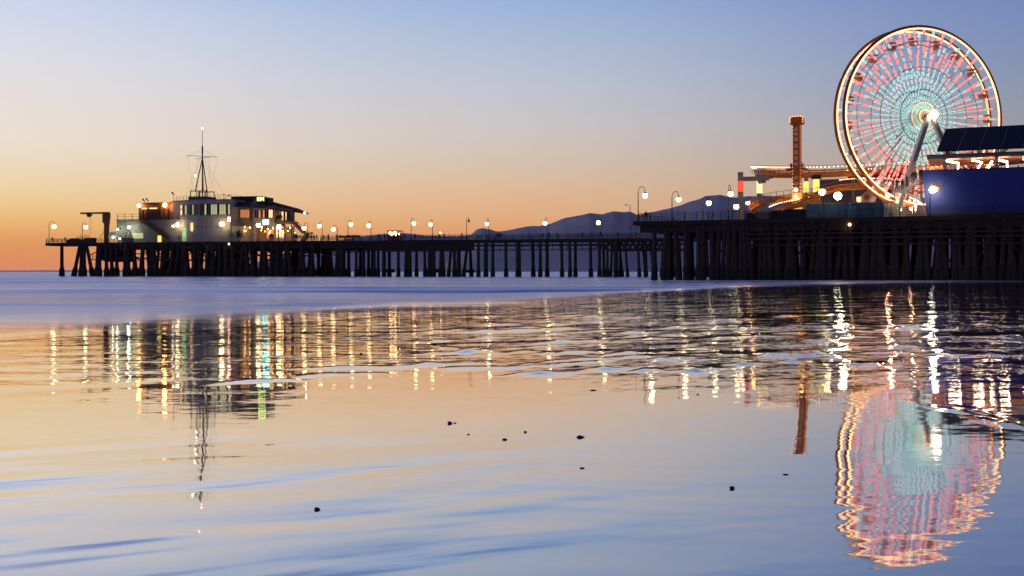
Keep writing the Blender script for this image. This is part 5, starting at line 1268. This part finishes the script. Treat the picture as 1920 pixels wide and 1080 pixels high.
M['L_peach'] = emit('ride_flood_peach', (1,.48,.28), 280)
straight_lamp(NEAR, 1668, 4.5, NDK, 1664.5, 366, 'peach lamp low down beside the wheel leg', 'L_peach', gr=.26, pm='white')
straight_lamp(NEAR, 1712, 9, NDK, 1708, 391, 'added peach lamp glowing under the white stairs', 'L_peach', gr=.2, pm='white')  # added source so the stairs and station glow peach
straight_lamp(NEAR, 1757, 22, NDK, 1753.5, 309, 'small added peach lamp behind the left end of the balcony', 'L_peach', gr=.22, pm='white')  # added source for the peach glow around the ride station
def uplight(lx, lt, tx, tz, label, power, size, fr=WF):  # added fittings, not seen; their spots wash the wheel legs in peach
    s_, t_ = lx, lt
    T = Thing('added_uplight', label, 'floodlight', fr, s_, t_, NDK, 'added uplights at the wheel foot')
    T.part('bracket', MB().box(s_-.3, s_+.3, t_-.2, t_+.2, NDK+.06, NDK+.4), M['dark'])
    T.part('housing', MB().tube([(s_,t_-.2,NDK+.45),(s_,t_+.15,NDK+.75)], [.2,.3], 10), M['dark'])
    ld = bpy.data.lights.new('added_wash_beam', 'SPOT'); ld.energy = power; ld.color = (1,.46,.36); ld.spot_size = size; ld.spot_blend = .6; ld.shadow_soft_size = .15
    lo = bpy.data.objects.new('added_wash_beam', ld); COL.objects.link(lo); lo.parent = T.o
    from mathutils import Vector
    p = Vector((0, .3, .9)); tg = Vector((tx-s_, -lt+0.0, tz-NDK)); lo.location = p; lo.rotation_euler = (tg-p).to_track_quat('-Z', 'Y').to_euler()
uplight(-5.5, -6.5, -1.5, czw-4, 'low dark added uplight before the left front wheel leg', 16000, R(70))
uplight(3.5, -5.0, 1.5, czw-2, 'low dark added uplight hidden behind the blue wall end', 12000, R(60))
uplight(-8.0, 4.0, -3.0, NDK+4, 'low dark added uplight under the wheel rim near the booth', 9000, R(120))
# white stairs left of the blue wall
SS = Thing('white_staircase', 'white painted double flight of stairs against the left end of the blue wall', 'staircase', g, g.s(1705, 4), 4, NDK)
t = 3.4
zz_ = lambda px, py: g.z(px, py, t)
X_ = lambda px: g.s(px, t)
L0 = zz_(1690,356); L1 = zz_(1725,341)
mb = MB().box(X_(1674), X_(1693), t, t+2.4, L0-.35, L0)
mb.hexa([(X_(1692),L0-.45),(X_(1692),L0+.0),(X_(1694),L0+.15),(X_(1716),L1+.1),(X_(1730),L1+.1),(X_(1730),L1-.25),(X_(1717),L1-.3),(X_(1696),L0-.45)][::-1], t-.1, t+.15)
mb.hexa([(X_(1692),L0-.45),(X_(1692),L0+.0),(X_(1694),L0+.15),(X_(1716),L1+.1),(X_(1730),L1+.1),(X_(1730),L1-.25),(X_(1717),L1-.3),(X_(1696),L0-.45)][::-1], t+2.2, t+2.4)
for i in range(9):
    q = i/9; a = X_(1694)+(X_(1717)-X_(1694))*q; mb.box(a, a+(X_(1717)-X_(1694))/9, t+.16, t+2.19, L0+(L1-L0)*(q+.1)-.12, L0+(L1-L0)*(q+.1))
mb.box(X_(1717), X_(1730), t+.16, t+2.19, L1-.13, L1)
SS.part('upper_flight', mb, M['white'])
mb = MB(); lo_ = zz_(1732,383)
mb.hexa([(X_(1694),L0-.5),(X_(1697),L0-.25),(X_(1732.5),lo_+.6),(X_(1732.5),lo_)][::-1], t-.05, t+.1)
mb.hexa([(X_(1694),L0-.5),(X_(1697),L0-.25),(X_(1732.5),lo_+.6),(X_(1732.5),lo_)][::-1], t+2.5, t+2.65)
for i in range(16):
    q = i/16; a = X_(1697)+(X_(1732.5)-X_(1697))*q; mb.box(a, a+(X_(1732.5)-X_(1697))/16, t+.11, t+2.49, L0-.5+(lo_-L0+.5)*q-.1, L0-.5+(lo_-L0+.5)*q)
SS.part('lower_flight', mb, M['white'])
mb = MB()
for i in range(16):
    q = i/15; a = X_(1699)+(X_(1732)-X_(1699))*q; z = L0-.3+(lo_+.4-L0+.3)*q; mb.box(a-.03, a+.03, t-.02, t+.05, z, z+1.15)
mb.tube([(X_(1699),t+.02,L0-.3+1.15),(X_(1732),t+.02,lo_+.4+1.15)], .05, 4)
SS.part('balustrade', mb, M['dark'])
mb = MB(); railing(mb, X_(1674), X_(1693), t+.05, L0, 1.15, .55, 2, .03, .025); railing_t(mb, X_(1674), t, t+2.3, L0, 1.15, 1.1, 2)
mb.tube([(X_(1694),t+.05,L0+1.2),(X_(1716),t+.05,L1+1.2),(X_(1729),t+.05,L1+1.2)], .035, 4); mb.tube([(X_(1694),t+.05,L0+.7),(X_(1716),t+.05,L1+.7),(X_(1729),t+.05,L1+.7)], .03, 4)
for i in range(9): q = i/8; a = X_(1694)+(X_(1729)-X_(1694))*q; z = L0+(L1-L0)*min(1, q*1.55); mb.box(a-.025, a+.025, t+.02, t+.07, z, z+1.2)
SS.part('handrail', mb, M['steel'])
for px in (1677, 1692, 1716, 1731): SS.part('post', MB().box(X_(px)-.12, X_(px)+.12, t+.3, t+.54, NDK+.06, (L0 if px < 1700 else lo_+.3)-.36), M['white'])
s1, s2 = X_(1700), X_(1733); zb_ = zz_(1733, 395)
mb = MB(); mb.hexa([(s1,NDK+.06),(s2,zb_),(s2,NDK+.06)][::-1], t-1.2, t-1.0)
for i in range(14): q = i/13; a = s1+(s2-s1)*q; mb.box(a-.03, a+.03, t-1.3, t-1.22, NDK+.1+(zb_-NDK)*q*.6, NDK+1.15+(zb_-NDK)*q*.75)
mb.tube([(s1,t-1.26,NDK+1.15),(s2,t-1.26,zb_+.7)], .06, 4)
SS.part('entry_ramp', mb, M['greyshed'])
# picket fence beside the kiosk
mb = MB(); railing(mb, g.s(1684,1.2), g.s(1733,1.2), 1.2, NDK+.05, 1.2, .28, 2, .03, .02)
single('picket_fence', mb, M['whiterail'], 'low white picket fence in front of the stair foot', 'fence', g, g.s(1708,1.2), 1.2, NDK+.05)

# low dark stalls and machinery at the left part of the near deck
for i, (p0, p1, yt, t_, m, lb) in enumerate(((1398,1412,402,2.6,'cloth3','dark low planter box by the low white lamp'),(1416,1440,400,3,'greyshed','dull steel generator under the low track curve'),(1444,1468,398,3,'cloth','dark covered stall right of the generator'),(1470,1509,395,3.4,'cloth2','long dark covered stand beside the blue enclosure'))):
    T = Thing('covered_stand', lb, 'stand', g, g.s((p0+p1)/2,t_), t_, NDK)
    T.part('body', MB().box(g.s(p0,t_), g.s(p1,t_), t_, t_+2.5, NDK+.06, g.z(p0,yt,t_)), M[m])
    T.part('top', MB().hexa([(g.s(p0-1,t_),g.z(p0,yt,t_)+.003),(g.s(p1+1,t_),g.z(p0,yt,t_)+.003),(g.s(p1-3,t_),g.z(p0,yt-2.5,t_)),(g.s(p0+3,t_),g.z(p0,yt-2.5,t_))][::-1], t_-.1, t_+2.6), M[m])
# people on the near pier
zs = L0+.004; zl1 = L1+.004
for px, t_, z_, lb, k in ((1681.5,4.6,zs,'broad dark figure at the left end of the white stair landing',3),(1692,4.8,zs,'shorter figure beside the broad one on the landing',0),(1700,4.6,zs+.55,'tall dark figure halfway up the upper flight',1),(1711,4.8,zl1-.15,'left one of two close figures near the flight top',0),(1717,4.9,zl1,'right one of two close figures near the flight top',4)):
    person(g, px, t_, z_, lb, 'people on the white stairs', k=k, sc_=1.04)
bp = [(1728.5,3.2,'first figure at the balcony corner above the blue wall'),(1740.5,3.4,'second from the left over the blue wall, before the roof starts'),(1754.5,3.8,'figure left of the first white balcony post'),(1764,5.6,'figure just left of the first white balcony post'),(1781,5.2,'figure in front of the first bent light tube'),(1801.5,4,'figure right of the first bent light tube'),(1821.5,3.4,'broad figure left of the second light tube'),(1830,4.2,'figure in front of the second light tube foot'),(1852,4.4,'small figure before the slanting light tube'),(1862,3.6,'figure leaning left of the second white post'),(1877,5.2,'figure before the right bent light tube'),(1909,3.6,'rightmost figure over the blue wall')]
for i, (px, t_, lb) in enumerate(bp): person(g, px, t_, fl+.125, lb, 'people on the covered balcony', sc_=1.02)
for px, t_, lb in ((1211,1.5,'seated looking figure by the corner lamp of the near pier'),(1284,2,'lone figure between second and third lamp of the near pier'),(1335,6,'figure under the lowest near pier lamp'),(1862,.9,'dark figure at the rail before the blue wall')):
    person(g, px, t_, NDK+.06, lb, sc_=1.0)

# cars parked on the low walkway part behind the near pier? only small lamps show: red barrels
for i, (px, lb) in enumerate(((1178.5,'orange traffic barrel under the unlit street light'),(1199,'orange traffic barrel under the near pier corner'))):
    s = FAR.s(px, 2); T = Thing('traffic_barrel', lb, 'barrel', FAR, s, 2, DECK, 'traffic barrels on the walkway')
    T.part('drum', MB().tube([(s,2,DECK+.004),(s,2,DECK+.35),(s,2,DECK+.7),(s,2,DECK+1.0)], [.3,.28,.26,.22], 10), M['yellow'] if 0 else mat('traffic_orange', (.6,.13,.04), .5, .1))
    T.part('reflective_band', MB().tube([(s,2,DECK+.45),(s,2,DECK+.6)], .285, 10), M['white'])
# lit houses on the far shore
r_ = random.Random(5)
for i, px in enumerate((740,969,984,1065,1082,1100,1268,1281,1289,1296)):
    D = 7150; x_ = (px-960)/FPX*D; w_ = 14; big = px in (1289, 1281)
    T = Thing('shore_house', 'tiny lit house on the far shore, '+['far left behind the walkway piles','left of a pair near the middle','right of a pair near the middle','first of three under the ridge','middle of three under the ridge','last of three under the ridge','leftmost of the cluster by the near pier','second of the cluster by the near pier','brightest of the cluster by the near pier','rightmost of the cluster by the near pier'][i], 'house', WLD, x_, D, -1, 'lit houses along the far shore')
    T.part('wall', MB().box(x_-w_/2, x_+w_/2, D, D+12, -1.5, 9), M['peach']); T.part('roof', MB().hexa([(x_-w_/2-1,9.002),(x_+w_/2+1,9.002),(x_,14)][::-1], D-1, D+13), M['roof'])
    T.part('window', MB().box(x_-4, x_+4, D-.3, D-.02, 3, 8), emit('lit_house_window', (1,.7,.4), 9 if big else 2.5))

# ------------------------------------------------------------------ pebbles on the wet sand
def pebble(px, py, wpx, hpx, label, seed):
    D = 6.0
    for _ in range(30):
        x_ = (px-960)/FPX*D; z_ = float(sandz(np.array([x_]), np.array([D]))[0]); D = (CAMZ-z_)*FPX/(py-HOR)
    x_ = (px-960)/FPX*D; k = D/FPX; r2 = np.random.default_rng(seed); mb = MB(); mb.ball((0,0,0), 1, 12, 8)
    vs = np.array(mb.v); ph_ = r2.random(3)*6
    vs *= (1+.16*np.sin(vs[:,[0]]*3+ph_[0])+.12*np.sin(vs[:,[2]]*4+ph_[1])+.1*np.sin(vs[:,[1]]*5+ph_[2]))
    wpx *= .85; hpx *= .62; vs[:,0] *= wpx*k/2; vs[:,1] *= wpx*k*.4; vs[:,2] *= hpx*k*.62
    vs[:,2] *= np.where(vs[:,0] > 0, 1-.45*vs[:,0]/(wpx*k/2), 1)
    mb.v = [(float(a)+x_, float(b)+D, float(c)+z_+hpx*k*.25) for a, b, c in vs]
    single('pebble', mb, M['stone'], label, 'stone', WLD, x_, D, z_, smooth=True, group='dark pebbles on the wet sand')
for i, q in enumerate(((595,956,12,10,'round black pebble nearest the camera, in the blue streaks on the left'),(844,794,11,7,'black pebble with a flat tail, furthest left of the middle scatter'),(853,793.5,8,3,'flat sliver touching the right side of the leftmost middle pebble'),(878,815,7,3,'very small flat pebble below the leftmost middle pebble'),(946,824.5,11,5,'dark wedge shaped pebble in the centre of the scatter'),(985,810.5,6,5,'tiny pointed pebble just above the centre wedge'),(1089,820,16,7,'large wedge pebble at the right end of the middle scatter'),(1092,878,11,3.5,'thin flat pebble alone below the large wedge'),(1373,916,13,8,'lumpy black pebble with sparkles, left of the wheel reflection'),(1473,890,11,4,'flat pebble above right of the lumpy sparkling one'),(1112,732,13,3.5,'thin dark pebble high up below the blue ripples'),(1308,740,6,3,'tiny pebble at the far right below the ripples'),(677,664,7,4,'small pebble far left among the lamp streaks'))):
    pebble(*q, seed=i)
print('objects', len(bpy.data.objects))
